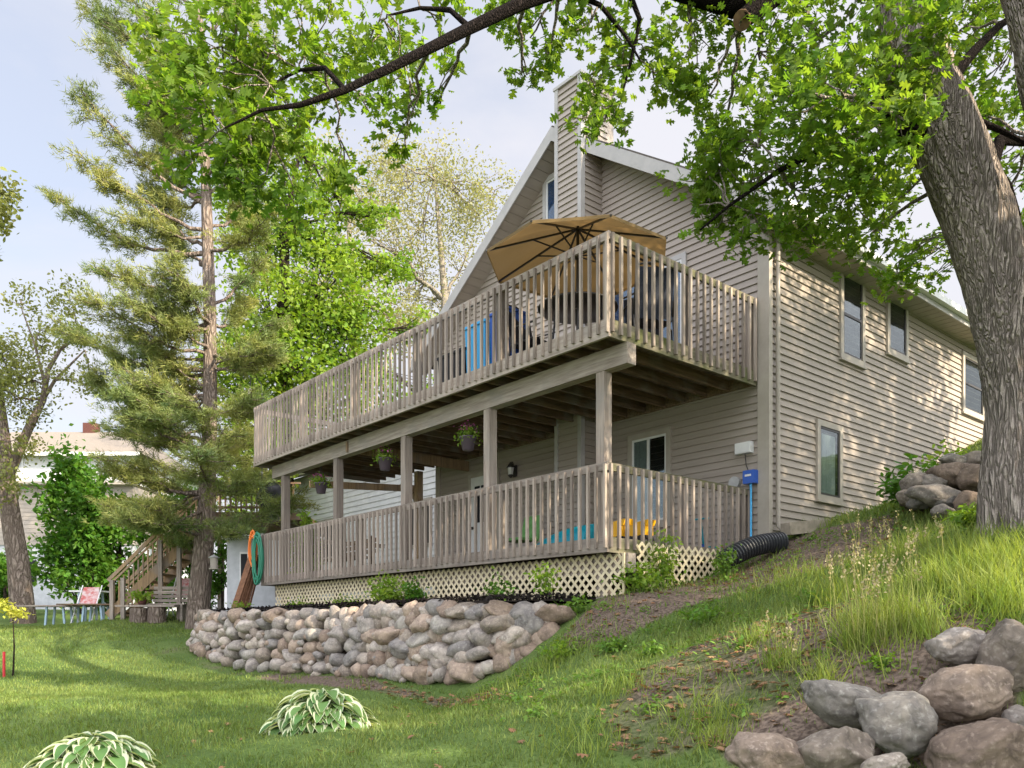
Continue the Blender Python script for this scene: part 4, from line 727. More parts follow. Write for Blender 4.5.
# white pine
def pine():
    Z = 20.0; g = P(199, 628, Z); zb = z1(g.x, g.y) - .1; t = Thing('pine_tree', 'tall white pine with long layered limbs left of the decks', 'tree', (g.x, g.y, zb)); m = MB()
    tr = [Vector((g.x, g.y, zb)), P(199, 600, Z), P(206, 520, Z), P(210, 420, Z), P(210, 320, Z), P(207, 220, Z), P(204, 120, Z), P(200, 20, Z), P(196, -80, Z), P(194, -150, Z)]; rr = [.34, .27, .22, .17, .15, .13, .10, .07, .04, .02]
    m.tube(tr, rr, 14)
    def at(py):
        for a, b in zip(tr[:-1], tr[1:]):
            za, zb_ = HZ - a.z/Z*F, HZ - b.z/Z*F
            if zb_ <= py <= za: return a.lerp(b, (za - py) / (za - zb_))
        return tr[-1]
    B = [(228,58,198,.5,1),(180,82,88,-.8,1),(60,98,5,.5,1),(205,78,150,-1,.8),(262,92,265,-1.2,.8),(345,75,330,.8,1.1),(330,100,300,-1.6,1),(370,130,378,-1.5,1),(420,120,360,1.5,.8),(440,95,372,1,.8),(470,120,470,-.8,.9),(400,150,420,-2,1),(460,125,520,-.5,1),(510,150,500,-2.2,1.1),(470,118,505,-1.5,.8),(110,110,40,-1,1),(30,120,-20,.4,1),(0,150,-80,1,1),
         (225,270,215,-1.6,.8),(205,255,180,1.5,.7),(150,262,130,-1,.8),(100,250,90,1,.9),(60,262,40,-1,.9),(10,250,-20,1,.9),(280,258,262,1.2,.7),(330,262,345,-1.5,.7),(380,250,400,-2,.9),(350,150,345,2,.8),(430,250,430,1,.9),(455,240,480,-2,1),(470,265,455,1.5,.8),(490,238,530,-1.6,.8),(300,170,250,-2,.8),(240,170,215,2,.7),
         (480,140,520,-2.6,.9),(450,200,450,-3,1.0),(410,195,390,-2.8,1),(500,180,540,2.4,.8),(300,240,300,2,.6),(170,160,150,2.4,.7),(80,170,60,-2.4,.8),(470,115,455,-1.4,.8),(450,225,425,-2.2,1)]
    for _ in range(38):
        py = random.uniform(20, 500); sgn = random.choice((-1, -1, -1, 1)); B.append((py, 206 + sgn * random.uniform(28, 85) * (.55 + py / 700), py - random.uniform(-25, 35), random.uniform(-2.6, 2.6), random.uniform(.7, 1.1)))
    tips = []; dirs = []
    for py, tx, ty, dz, sz in B:
        a = at(py + 25); e = P(tx, ty, Z + dz); L = (e - a).length; path = [a.lerp(e, f) + Vector((random.gauss(0, .05), random.gauss(0, .05), -.10 * L * math.sin(math.pi * f) + random.gauss(0, .03))) for f in [i / 8 for i in range(9)]]; path[0] = a
        m.tube(path, [.055 * (1 - .85 * i / 8) * (.6 + .12 * L) for i in range(9)], 6, cap=False)
        nb = int(13 * sz + 3.2 * L)
        for i in range(nb):
            f = random.uniform(.30, 1) ** .8; k = min(int(f * 8), 7); p = path[k].lerp(path[k+1], f * 8 - k) if f < 1 else path[8]; sd_ = random.uniform(.3, 1.05) * sz * (1.2 - f * .55)
            d = Vector((random.gauss(0, .8) + (.7 if tx > 208 else -.7), random.gauss(0, .9), random.gauss(.10, .16))).normalized(); q = p + d * sd_; m.tube([p, p.lerp(q, .5) + Vector((0, 0, -.03)), q], [.012, .009, .006], 4, cap=False)
            for j in range(12): tips.append(p.lerp(q, .15 + .95 * j / 11) + Vector((random.gauss(0, .12), random.gauss(0, .12), random.gauss(.0, .05)))); dirs.append(d)
    t.part('trunk', m, PINEB); T = np.array(tips); D = np.array(dirs); k = 13; n = len(T) * k; pos = np.repeat(T, k, 0) + rng.normal(0, .035, (n, 3)); d = np.repeat(D, k, 0) * .8 + rng.normal(0, .6, (n, 3)) + np.array([0, 0, .25]); d /= np.linalg.norm(d, axis=1)[:, None]
    s = np.cross(d, rng.normal(0, 1, (n, 3))); s /= np.linalg.norm(s, axis=1)[:, None]; w = np.cross(s, d); M_ = np.stack([s, d, w], -1); scatter('crown', NEEDLE, pos, M_, np.stack([rng.uniform(.22, .42, n), rng.uniform(.10, .19, n), np.full(n, .14)], -1), PINEN, t.o, t.base)
pine()
# bright maple behind the deck's far end
Z = 27; g = P(285, 600, Z); zb = z1(g.x, g.y)
tree('maple_tree', 'bright green maple rising behind the far end of the upper deck', (g.x, g.y, zb), [(g.x, g.y, zb), P(285, 450, Z), P(283, 330, Z), P(285, 230, Z), P(300, 150, Z)], [.35, .28, .22, .14, .05],
     [ck(*a) for a in [(255,250,27,38,900),(300,220,27,42,1100),(270,310,26,46,1400),(325,290,27,46,1200),(240,370,26,44,1300),(290,370,26,48,1500),(345,340,27,40,1000),(260,430,26,46,1400),(320,400,27,44,1200),(365,310,27,30,420),(375,215,28,24,330,14),(392,268,28,26,380,14),(350,265,28,30,420,18),(310,170,28,34,600),(340,205,28,24,300),(375,385,28,34,500),(420,330,30,26,260,14),(250,500,25,36,700),(240,200,28,30,500),(290,120,28,24,260),(395,420,29,30,500),(440,400,30,26,300)]], QUAD, .17, MAPL, DARKB, density=1.9, twig=.02, spread=.2)
for i, (Z, gx_, cs, lb) in enumerate([(36, 440, [(395,190,40,520),(430,165,36,460),(460,190,34,420),(480,215,30,300),(420,230,44,520),(465,260,40,420),(400,270,44,480),(370,240,40,420),(430,300,40,380),(495,190,20,160),(380,160,30,300)], 'pale feathery larch behind the left roof slope'), (33, 350, [(330,170,30,260),(360,200,40,420),(340,260,40,420),(380,310,40,380),(330,330,40,300),(415,330,34,280),(300,280,40,300)], 'pale bare-looking tree between the maple and the larch')]):
    g = P(gx_, 600, Z); zb = z1(g.x, g.y); tree('larch_tree', lb, (g.x, g.y, zb), [(g.x, g.y, zb), P(gx_, 450, Z), P(gx_ + 5, 300, Z), P(gx_ - 5, 180, Z)], [.3, .24, .16, .05], [ck(a, b, Z + random.uniform(-1.5, 1.5), r, n) for a, b, r, n in cs], QUAD, .13, PALEL, GREYB, density=3.0, twig=.024, spread=.24, group='pale trees beyond the house')
# left edge tree
Z = 25; g = P(24, 612, Z); zb = z1(g.x, g.y) - .1
tree('locust_tree', 'crooked sparse tree in front of the far left house', (g.x, g.y, zb), [(g.x, g.y, zb), P(18, 560, Z), P(8, 500, Z), P(6, 465, Z), P(2, 420, Z), P(-5, 350, Z)], [.36, .30, .27, .22, .15, .05],
     [ck(*a) for a in [(40,330,25,34,150,18),(70,300,25,26,110,14),(20,300,25,20,80,12),(90,330,25,24,90,14),(75,380,25,24,100,14),(30,380,25,34,300,24),(5,360,25,26,300,20),(10,400,24.5,26,260,22),(0,480,24,18,160,26),(50,350,26,24,90),(15,440,24.6,20,120),(90,370,25,12,40)]], OVAL, .12, WILL, PINEB,
     extra=[([P(7, 480, Z), P(28, 430, Z), P(43, 400, Z), P(48, 370, Z), P(60, 350, Z), P(80, 335, Z)], [.16, .13, .10, .07, .05, .02]), ([P(43, 400, Z), P(55, 380, Z), P(85, 350, Z)], [.06, .05, .02]), ([P(45, 385, Z), P(35, 345, Z), P(22, 310, Z)], [.05, .035, .015])], density=3.4, twig=.014, spread=.34)
Z = 22; g = P(-60, 620, Z); zb = z1(g.x, g.y)
tree('locust_tree', 'sparse tree whose crown just enters at the upper left edge', (g.x, g.y, zb), [(g.x, g.y, zb), P(-60, 400, Z), P(-50, 250, Z), P(-30, 200, Z)], [.3, .25, .15, .04], [ck(*a) for a in [(-15,190,22,24,200),(5,215,22,16,110),(-30,230,22,30,260),(-50,180,22,30,260),(0,185,22,12,60)]], OVAL, .16, WILL, DARKB, density=2.2, twig=.014)
def bush(name, px, pyb, Z, w, h, n, size, mt_, label, cat='bush', leaf=QUAD, group=None, bark=DARKB):
    g = P(px, pyb, Z); zb = z1(g.x, g.y); s = Z / F; k = max(4, int(w * h / 500)); cs = []
    for i in range(k + 5):
        f = random.random() ** .8; a = random.uniform(-1, 1) * (1 - f * .55); cs.append(((g.x + a * w * s * .4, g.y + random.uniform(-1, 1) * w * s * .3, zb + (h * s) * (.12 + .76 * f)), (w * s * .18, w * s * .18, h * s * .11), max(20, n // (k + 5))))
    return tree(name, label, (g.x, g.y, zb), [(g.x, g.y, zb - .05), (g.x, g.y, zb + h * s * .5), (g.x, g.y, zb + h * s * .8)], [.03 * w * s, .02 * w * s, .005], cs, leaf, size, mt_, bark, group, twig=.006, cat=cat, density=1.2, spread=.33)
bush('leafy_shrub', 84, 612, 28, 92, 172, 6500, .2, BUSHL, 'tall broad green shrub hiding the far left house'); bush('leafy_shrub', 120, 612, 29, 70, 120, 3000, .22, BUSHL, 'mid-height green shrub right of the tall broad one')
bush('leafy_shrub', 5, 605, 34, 60, 70, 1500, .22, BUSHL, 'dark low shrub at the far left edge'); bush('leafy_shrub', 190, 600, 32, 70, 130, 2500, .22, BUSHL, 'dark green shrub behind the wooden stairs'); bush('leafy_shrub', 150, 520, 34, 70, 60, 1500, .22, BUSHL, 'shrub filling the gap behind the pine limbs')
bush('climbing_vine', 303, 585, 17.8, 42, 125, 2600, .10, VINE, 'bright yellow-green vine between the two farthest beam posts', 'vine', OVAL); bush('leafy_shrub', 222, 612, 21, 34, 95, 700, .10, BUSHL, 'thin dark climber between the pine and the grey shed', 'shrub', OVAL)

# ------------------------------------------------------------------ neighbours
def nb_house():
    t = Thing('far_house', 'white two-storey house with tan hip roof and brick chimney at the left', 'house', tuple(P(40, 600, 40))); Z = 40; s = Z / F
    x0, x1, y0, y1 = P(-110, 0, Z).x, P(133, 0, Z).x, 40, 50; e = (HZ - 455) * s; b = z1(-22, 40) - .5
    m = MB(); siding(m, 'y', lambda z: x0, lambda z: x1, (HZ - 483) * s, e, y0, h=.2, proud=.02); m.box(x0, x1, y0 + .01, y1, (HZ - 483) * s, e); t.part('upper_wall', m, WHITE)
    m = MB(); siding(m, 'y', lambda z: x0, lambda z: x1, (HZ - 545) * s, (HZ - 486) * s, y0, h=.2, proud=.02); m.box(x0, x1, y0 + .01, y1, (HZ - 545) * s, (HZ - 486) * s); t.part('middle_wall', m, SIDG); m = MB(); m.box(x0 + .02, x1 - .02, y0 + .05, y1, b, (HZ - 545) * s); t.part('basement_wall', m, GREYH)
    m = MB(); m.box(x0 - .2, x1 + .2, y0 - .5, y0 + .005, (HZ - 486) * s, (HZ - 483) * s); t.part('ledge', m, TRIM); o = .6; r = (HZ - 432) * 45 / F - .9; c = (y0 + y1) / 2
    m = MB(); A = [(x0-o, y0-o, e), (x1+o, y0-o, e), (x1+o, y1+o, e), (x0-o, y1+o, e), (x0+3, c, r+.9), (x1-2.2, c, r+.9)]; m.add(A, [(0,1,5,4), (1,2,5), (2,3,4,5), (3,0,4), (3,2,1,0)]); rf = t.part('roof', m, TROOF); m = MB(); m.box(x0-o, x1+o, y0-o-.02, y0-o, e-.15, e+.02); t.part('fascia', m, WHITE, rf)
    cx = P(82, 0, 44).x; m = MB(); m.box(cx - .33, cx + .33, c - .3, c + .3, r - .4, (HZ - 424) * 45 / F); ch = t.part('chimney', m, BRICK, rf)
    for a, b_, c0, c1 in ((8, 24, 458, 481), (96, 110, 458, 480)):
        m = MB(); xa, xb = P(a, 0, Z).x, P(b_, 0, Z).x; za, zc = (HZ-c1)*s, (HZ-c0)*s; m.box(xa, xb, y0-.06, y0-.021, za, zc); w = t.part('window', m, WHITE); m = MB(); m.box(xa+.1, xb-.1, y0-.07, y0-.061, za+.1, zc-.1); t.part('pane', m, GREYM, w)
    m = MB(); xa, xb = P(18, 0, Z).x, P(36, 0, Z).x; m.box(xa, xb, y0-.0, y0+.049, (HZ-585)*s, (HZ-560)*s); t.part('window', m, DARKIN)
nb_house()
def nb_house2():
    t = Thing('neighbour_house', 'low white house with tan roof seen behind the decks', 'house', (2, 12, .3), house=True); a, b = 8.9, 21.5; x = 2.0
    m = MB(); siding(m, 'x', lambda z: a, lambda z: b, .2, 5.1, x, h=.16); m.box(x + .01, 9, a, b, .0, 5.1); t.part('wall', m, WHITE)
    m = MB(); m.prism([(x-.5, a-.3, 5.05), (x-.5, b+.4, 5.05), (x+3.2, b+.4, 6.3), (x+3.2, a-.3, 6.3)], (0, 0, .12)); m.prism([(x+3.2, a-.3, 6.3), (x+3.2, b+.4, 6.3), (9.4, b+.4, 5.05), (9.4, a-.3, 5.05)], (0, 0, .12)); t.part('roof', m, TROOF)
    m = MB(); m.box(x-.52, x-.5, a-.3, b+.4, 4.96, 5.16); t.part('fascia', m, TRIM)
    for y in (11.2, 16.5): m = MB(); m.box(x-.06, x-.022, y, y+1.1, 2.2, 3.5); w = t.part('window', m, TRIM); m = MB(); m.box(x-.07, x-.061, y+.1, y+1.0, 2.3, 3.4); t.part('pane', m, DARKIN, w)
nb_house2()
def nb_deck():
    WN = wood('dark_deck_wood', 0, (.17, .115, .075), (.10, .065, .04))
    Z = 22.; t = Thing('neighbour_deck', 'brown wooden deck of the neighbour behind the hose', 'deck', tuple(P(250, 515, Z))); s = Z / F; x0, x1 = P(214, 0, Z).x, P(300, 0, Z).x; zt, zf0, zb = (HZ-482)*s, (HZ-512)*s, (HZ-520)*s
    m = MB(); m.box(x0, x1, Z, Z + 3, zb, zf0); t.part('floor', m, WN); m = MB(); m.box(x0, x1, Z, Z + .09, zt - .05, zt); m.box(x0, x1, Z + .02, Z + .06, zf0 + .1, zf0 + .16); t.part('rail', m, WN)
    b0 = MB().box(x0, x0 + .04, Z - .0, Z + .04, zf0 + .02, zt - .05).build('baluster', WN, t.o, t.base); n = int((x1 - x0) / .14)
    for i in range(1, n): b = b0.copy(); COL.objects.link(b); b.location = (i * .14, 0, 0)
    for a in (216, 262): m = MB(); xx = P(a, 0, Z).x; m.box(xx, xx + .14, Z + .1, Z + .24, z1(xx, Z) - .1, zb); t.part('post', m, WN)
    xx = P(268, 0, 21.3).x; zt2 = (HZ-478)*21.3/F; m = MB(); vs_ = []
    for i in range(9):
        f = i / 8; vs_.append((.06 + .26 * math.sin(f * math.pi) ** .5 * (1 - .2 * f), -f * .75))
    m.lathe([(0, .25), (.05, .22), (.12, .02)] + vs_ + [(.2, -.95), (.1, -1.1), (0, -1.15)], (xx, 21.3, zt2 - .05), 18)
    m.v = [(a + .10 * noise.noise(Vector((a * 3, b * 3, c * 3))) + .06 * math.sin(c * 9), b, c + .12 * noise.noise(Vector((a * 4, b * 4, c * 2)))) for a, b, c in m.v]; single('black_bag', m, BLACK, (xx, 21.3, zt2), 'black covered bundle hanging at the neighbour deck corner', 'bag')
nb_deck()
def stairs():
    Z = 21.8; t = Thing('wooden_stairs', 'brown wooden staircase with handrail leading up behind the pine', 'stairs', tuple(P(120, 612, Z))); s = Z / F; x0 = P(112, 0, Z).x; x1 = P(208, 0, Z).x; g = z1(x0, Z); ztop = (HZ - 517) * s; n = 13
    m = MB()
    for i in range(n): f = (i + 1) / n; x = x0 + (x1 - x0) * i / n; z = g + (ztop - g) * f; m.box(x, x + .3, Z + .04, Z + 1.0, z - .04, z)
    t.part('treads', m, WN)
    for k, yy in enumerate((Z, Z + 1.02)):
        m = MB(); m.bar((x0 - .1, yy, g + .1), (x1, yy, ztop - .15), .04, .26); t.part('stringer', m, WN); m = MB(); m.bar((x0 - .1, yy, g + 1.05), (x1, yy, ztop + .9), .05, .09); m.bar((x0 - .1, yy, g + .9), (x1, yy, ztop + .75), .04, .05); t.part('handrail', m, WN)
        for i in range(20): f = (i + .5) / 20; x = x0 + (x1 - x0) * f; z = g + (ztop - g) * f; m = MB(); m.box(x - .018, x + .018, yy - .018, yy + .018, z - .0, z + .85); t.part('baluster', m, WN)
    for a, top, d in ((113, 580, 0), (124, 578, 0), (163, 541, -.1), (183, 545, -.2)): x = P(a, 0, Z).x; m = MB(); m.box(x - .05, x + .05, Z - .1 + d, Z + .0 + d, z1(x, Z) - .1, (HZ - top) * s); t.part('post', m, wood('post_grey', 2) if 'post_grey' not in bpy.data.materials else bpy.data.materials['post_grey'])
    m = MB(); m.box(x1, x1 + 1.4, Z, Z + 2, ztop - .12, ztop); t.part('landing', m, WN)
stairs()
def shed():
    Z = 19.5; s = Z / F; x0, x1 = P(227, 0, Z).x, P(300, 0, Z).x; g = z1(x0, Z); t = Thing('grey_shed', 'pale grey stucco shed wall with a small window behind the hose', 'shed', (x0, Z, g)); zt = (HZ - 539) * s
    m = MB(); m.box(x0, x1, Z, Z + 2, g - .3, zt); t.part('wall', m, GREYH); m = MB(); m.prism([(x0 - .1, Z - .1, zt), (x0 - .1, Z + 2.1, zt + .2), (x0 - .1, Z + 2.1, zt + .28), (x0 - .1, Z - .1, zt + .06)], (x1 - x0 + .2, 0, 0)); t.part('roof', m, WHITE)
    a, b = P(240, 0, Z).x, P(249, 0, Z).x; m = MB(); m.box(a, b, Z - .03, Z - .001, (HZ-582)*s, (HZ-552)*s); w = t.part('window', m, WHITE); m = MB(); m.box(a + .03, b - .03, Z - .035, Z - .031, (HZ-580)*s, (HZ-554)*s); t.part('pane', m, DARKIN, w)
shed()
def yard():
    for i, (px, py, Z, r, h, lb) in enumerate([(139, 613, 21, .22, .36, 'left log round under the potted plant'), (157, 613, 21, .22, .38, 'right log round at the bench end')]):
        x, y = P(px, py, Z)[:2]; g = z1(x, y); t = Thing('log_round', lb, 'log', (x, y, g), 'log rounds by the stairs'); m = MB(); m.tube([(x, y, g - .02), (x, y, g + h)], [r * 1.05, r], 16); t.part('bark', m, PINEB); m = MB(); m.tube([(x, y, g + h + .001), (x, y, g + h + .008)], r * .95, 16); t.part('cut_face', m, CUTW)
    x, y = P(148, 0, 21)[0], 21; g = z1(x, y) + .39; m = MB(); m.box(x - .75, x + .75, y - .2, y + .2, g + .001, g + .05); single('plank_shelf', m, WZ, (x, y, g), 'grey plank laid across the two log rounds', 'plank')
    t = Thing('potted_plant', 'green plant in a pot on the plank shelf', 'plant', (x - .15, y, g + .05)); m = MB(); m.lathe([(0, 0), (.08, 0), (.12, .14), (.10, .14), (0, .12)], (x - .15, y, g + .05), 14); t.part('pot', m, BRICK); n = 120; p = rng.normal(0, 1, (n, 3)) * [.13, .13, .07] + [x - .15, y, g + .28]; scatter('foliage', OVAL, p, rotmats(n, .8), rng.uniform(.08, .14, n), VINE, t.o, t.base)
    x, y = P(168, 0, 21.3)[0], 21.3; g = z1(x, y); t = Thing('slatted_bench', 'weathered slatted bench right of the log rounds', 'bench', (x, y, g)); m = MB()
    for k in range(4): m.box(x - .5, x + .5, y - .2 + k * .11, y - .11 + k * .11, g + .42, g + .45)
    t.part('seat', m, WX); m = MB()
    for k in range(4): m.box(x - .5, x + .5, y + .25 + k * .02, y + .27 + k * .02, g + .5 + k * .11, g + .58 + k * .11)
    t.part('backrest', m, WX)
    for dx in (-.42, .42): m = MB(); m.box(x+dx-.03, x+dx+.03, y-.2, y+.3, g - .02, g+.419); t.part('leg', m, WX)
    def picnic(px, Z, top, w, lb, mt_):
        x, y = P(px, 0, Z)[0], Z; g = z1(x, y); t = Thing('garden_table', lb, 'table', (x, y, g)); m = MB(); m.box(x-w, x+w, y-.35, y+.35, g+top-.04, g+top); t.part('tabletop', m, mt_)
        for dx in (-.25, .25):
            for dy in (-.2, .2): m = MB(); m.bar((x+dx*1.1, y+dy, g-.02), (x+dx*.9, y+dy, g+top-.04), .05, .05); t.part('leg', m, LBLUEG)
    LBLUEG = mat('pale_blue_metal', (.30, .42, .50), .4, .4)
    picnic(59, 23, .62, 1.0, 'low weathered table with pale blue legs at the left', WX); picnic(91, 23.5, 1.0, .45, 'tall white-topped stand between the table and the stairs', WHITE)
    picnic(96, 22.5, .5, .9, 'low dark table in front of the white-topped stand', WD)
    for px, Z, lb in ((88, 22.9, 'red and white folding chair under the white-topped stand'), (183, 22.2, 'red and white folding chair behind the grey stair post')):
        x, y = P(px, 0, Z)[0], Z; g = z1(x, y) + (.2 if px < 100 else .2); t = Thing('folding_chair', lb, 'chair', (x, y, g), 'red and white folding chairs in the yard'); m = MB(); m.prism([(x-.26, y, g+.35), (x+.26, y, g+.35), (x+.22, y+.2, g+.85), (x-.22, y+.2, g+.85)], (0, .02, 0)); FR = mat('faded_red_fabric', (.45, .12, .11), .8, .1, (.60, .52, .50), scale=9); t.part('backrest', m, FR); m = MB(); m.box(x-.26, x+.26, y-.4, y, g+.33, g+.36); t.part('seat', m, FR)
        for sx in (-.27, .27): m = MB(); m.tube([(x+sx, y-.4, g-.2), (x+sx, y+.25, g+.9)], .02, 6); m.tube([(x+sx, y+.1, g-.2), (x+sx, y-.35, g+.36)], .02, 6); t.part('leg', m, WHITE)
    # lantern-like feeder on the pine
    c = P(214, 560, 19.4); t = Thing('bird_feeder', 'small pale bird feeder hanging on the right side of the pine trunk', 'feeder', tuple(c)); m = MB(); m.lathe([(0, .14), (.13, .06), (.13, .05), (0, .05)], c, 10); t.part('roof', m, GREYM); m = MB(); m.lathe([(.09, .05), (.09, -.2), (.12, -.2), (.12, -.22), (0, -.22)], c, 10); t.part('tube', m, TRIM); m = MB(); m.tube([c + Vector((0, 0, .14)), c + Vector((-.12, .2, .3)), c + Vector((-.3, .5, .3))], .01, 5); t.part('hook', m, DARKM)
    # shepherd hook beyond the upper deck end
    a = P(262, 440, 19.5); t = Thing('shepherd_hook', 'thin curved metal hook with a feeder beyond the upper deck end', 'hook', tuple(a)); m = MB(); m.tube([P(262, 585, 19.5), P(262, 395, 19.5), P(261, 384, 19.5), P(256, 377, 19.5), P(251, 379, 19.5), P(250, 388, 19.5)], .012, 6); t.part('pole', m, DARKM); m = MB(); m.lathe([(0, 0), (.06, -.03), (.055, -.45), (0, -.47)], P(250, 388, 19.5), 10); t.part('feeder', m, TRIM)
    # yellow-leaved sapling with a stake
    g = P(13, 672, 13.5); gz = z1(g.x, g.y); tree('sapling', 'small yellow-leaved sapling by a stake at the left edge', (g.x, g.y, gz), [(g.x, g.y, gz - .03), (g.x + .02, g.y, gz + .5), (g.x, g.y, gz + .95)], [.016, .013, .006], [((g.x, g.y, gz + 1.1), (.18, .18, .10), 130), ((g.x - .12, g.y, gz + 1.2), (.16, .16, .08), 100), ((g.x + .12, g.y, gz + 1.0), (.14, .14, .08), 80)], OVAL, .07, YELL, DARKB, twig=.004, spread=.4)
    x, y = P(4, 0, 13.4)[0], 13.4; gz = z1(x, y); m = MB(); m.bar((x, y, gz - .02), (x, y, gz + .42), .03, .03); single('plant_stake', m, RED, (x, y, gz), 'short red stake beside the yellow sapling', 'stake')
yard()

# ------------------------------------------------------------------ plants near the house
def hosta(px, py, Z, w, label):
    x, y = P(px, py, Z)[:2]; g = z1(x, y); t = Thing('hosta', label, 'plant', (x, y, g), 'variegated hostas on the lawn'); n = 330; vs_ = []; gr = MB(); wh = MB()
    for i in range(n):
        a = random.uniform(0, 2*math.pi); L = random.uniform(.12, .24) * w; r0 = w * .40 * math.sqrt(random.random()); hgt = w * max(.02, .33 * (1 - (r0 / (w*.41)) ** 2 * .93) + random.uniform(-.05, .04)); d0 = Vector((math.cos(a), math.sin(a), 0)); a += random.gauss(0, .5); d = Vector((math.cos(a), math.sin(a), 0)); b = Vector((x, y, g)) + d0 * r0 + Vector((0, 0, hgt)); sd_ = Vector((-d.y, d.x, 0))
        pitch = random.uniform(.1, .5) - .9 * (1 - r0 / (w*.42)) * .3; W_ = L * random.uniform(.24, .36); K = 6
        rows = []
        for j in range(K + 1):
            f = j / K; wd = W_ * math.sin(math.pi * min(f * .92 + .04, 1)) ** .8; p = b + d * L * f * math.cos(pitch * .5) + Vector((0, 0, L * (.28 * f - (.55 + pitch * .5) * f * f))); up_ = Vector((0, 0, .35 * wd)); rows.append([p - sd_ * wd + up_, p - sd_ * wd * .72 + up_ * .4, p, p + sd_ * wd * .72 + up_ * .4, p + sd_ * wd + up_])
        fl = [q for r_ in rows for q in r_]
        gr.add([q for r_ in rows for q in r_[1:4]], [(j*3+k, j*3+k+1, (j+1)*3+k+1, (j+1)*3+k) for j in range(K) for k in range(2)], True)
        wh.add([q for r_ in rows for q in r_[:2]], [(j*2, j*2+1, j*2+3, j*2+2) for j in range(K)], True); wh.add([q for r_ in rows for q in r_[3:]], [(j*2, j*2+1, j*2+3, j*2+2) for j in range(K)], True)
    t.part('leaves', gr, leafmat('hosta_green', (.09, .18, .05), (.13, .23, .07), .25, scale=3) if 'hosta_green' not in bpy.data.materials else bpy.data.materials['hosta_green'])
    t.part('leaf_margins', wh, leafmat('hosta_cream', (.55, .60, .38), (.62, .64, .48), .3, scale=3, rnd=.12) if 'hosta_cream' not in bpy.data.materials else bpy.data.materials['hosta_cream'])
hosta(322, 722, 7.2, .90, 'cream-edged hosta on the lawn in front of the stone wall'); hosta(92, 772, 5.7, .84, 'cream-edged hosta in the bottom left corner of the lawn')
def herb(px, py, Z, w, h, n, size, mt_, label, name='small_plant', leaf=OVAL, zoff=0, house_z=None, cat='plant', group=None):
    x, y = P(px, py, Z)[:2]; g = z1(x, y) if house_z is None else house_z; s = Z / F; W_, Hh = w * s, h * s; t = Thing(name, label, cat, (x, y, g), group); m = MB(); Pn = []
    for i in range(max(5, n // 22)):
        a = random.uniform(0, 6.28); r = random.uniform(.1, 1) * W_ / 2; q = Vector((x + r * math.cos(a), y + r * math.sin(a) * .7, g + Hh * random.uniform(.45, 1) * (1 - .4 * (2*r/W_) ** 2))); c = Vector((x + r * .2 * math.cos(a), y + r * .2 * math.sin(a), g)); m.tube(bez(c, q, .02, 4), [.005, .004, .003, .003, .002], 4, cap=False)
        for _ in range(22): f = random.uniform(.25, 1.05); p = c.lerp(q, f); Pn.append((p.x + random.gauss(0, .03 + W_*.05), p.y + random.gauss(0, .03 + W_*.05), p.z + random.gauss(0, .02)))
    t.part('stem', m, WEED); Pn = np.array(Pn); scatter('foliage', leaf, Pn, rotmats(len(Pn), .6), rng.uniform(.7, 1.2, len(Pn)) * size, mt_, t.o, t.base)
herb(388, 598, 13.0, 70, 34, 900, .07, VINE, 'big bushy green shrub against the lattice above the stone wall', 'garden_shrub', house_z=.38); herb(415, 596, 12.4, 30, 30, 300, .07, BUSHL, 'darker shrub just right of the big bushy one', 'garden_shrub', house_z=.38)
herb(345, 602, 14.6, 44, 16, 260, .06, VINE, 'low spreading plant left of the big bushy shrub', house_z=.38); herb(300, 606, 15.6, 40, 14, 240, .06, VINE, 'low spreading plant by the far end of the lattice', house_z=.38); herb(240, 607, 16.6, 26, 12, 140, .06, VINE, 'low plant at the far end of the mulch bed', house_z=.38)
herb(727, 592, 10.2, 34, 42, 340, .055, WEED, 'upright leafy plant before the side lattice and the drain pipe', 'leafy_plant'); herb(500, 594, 10.9, 40, 26, 200, .06, BUSHL, 'small climber on the front lattice', house_z=.42); herb(572, 600, 9.9, 60, 24, 260, .06, WEED, 'low silver-green plant under the lattice corner')
herb(640, 594, 10.0, 54, 34, 420, .07, VINE, 'glossy green climber where the two lattices meet', 'climbing_plant'); herb(664, 575, 10.35, 44, 60, 420, .065, VINE, 'vine climbing the side lattice and rail', 'climbing_plant'); herb(550, 596, 10.3, 40, 36, 200, .065, VINE, 'thin vine on the near end of the front lattice', 'climbing_plant', house_z=.42)
herb(915, 480, 10.6, 70, 56, 700, .10, BUSHL, 'dark leafy shrub between the side wall and the boulder pile', 'leafy_shrub', cat='shrub'); herb(950, 455, 11.2, 60, 50, 500, .09, VINE, 'lighter shrub above the boulder pile by the wall', 'leafy_shrub', cat='shrub')
herb(975, 540, 7.6, 60, 30, 360, .07, VINE, 'leafy green plant at the foot of the oak', 'leafy_plant'); herb(710, 628, 8.2, 60, 20, 200, .06, WEED, 'broad-leaved weed on the middle of the bank')
herb(655, 655, 7.4, 26, 14, 120, .05, WEED, 'rosette weed left of the broad-leaved one'); herb(885, 700, 5.0, 26, 18, 160, .035, VINE, 'clover-like weed between the tan and wedge boulders'); herb(905, 755, 4.5, 34, 26, 200, .03, WEED, 'small clover patch between the two lowest right boulders')
herb(820, 620, 7.2, 36, 16, 200, .05, WEED, 'low weed under the tall grass'); herb(560, 650, 8.6, 40, 24, 300, .05, VINE, 'fresh green weed clump at the near end of the stone wall'); herb(615, 640, 8.2, 44, 18, 260, .05, WEED, 'low weed patch right of the stone wall end')

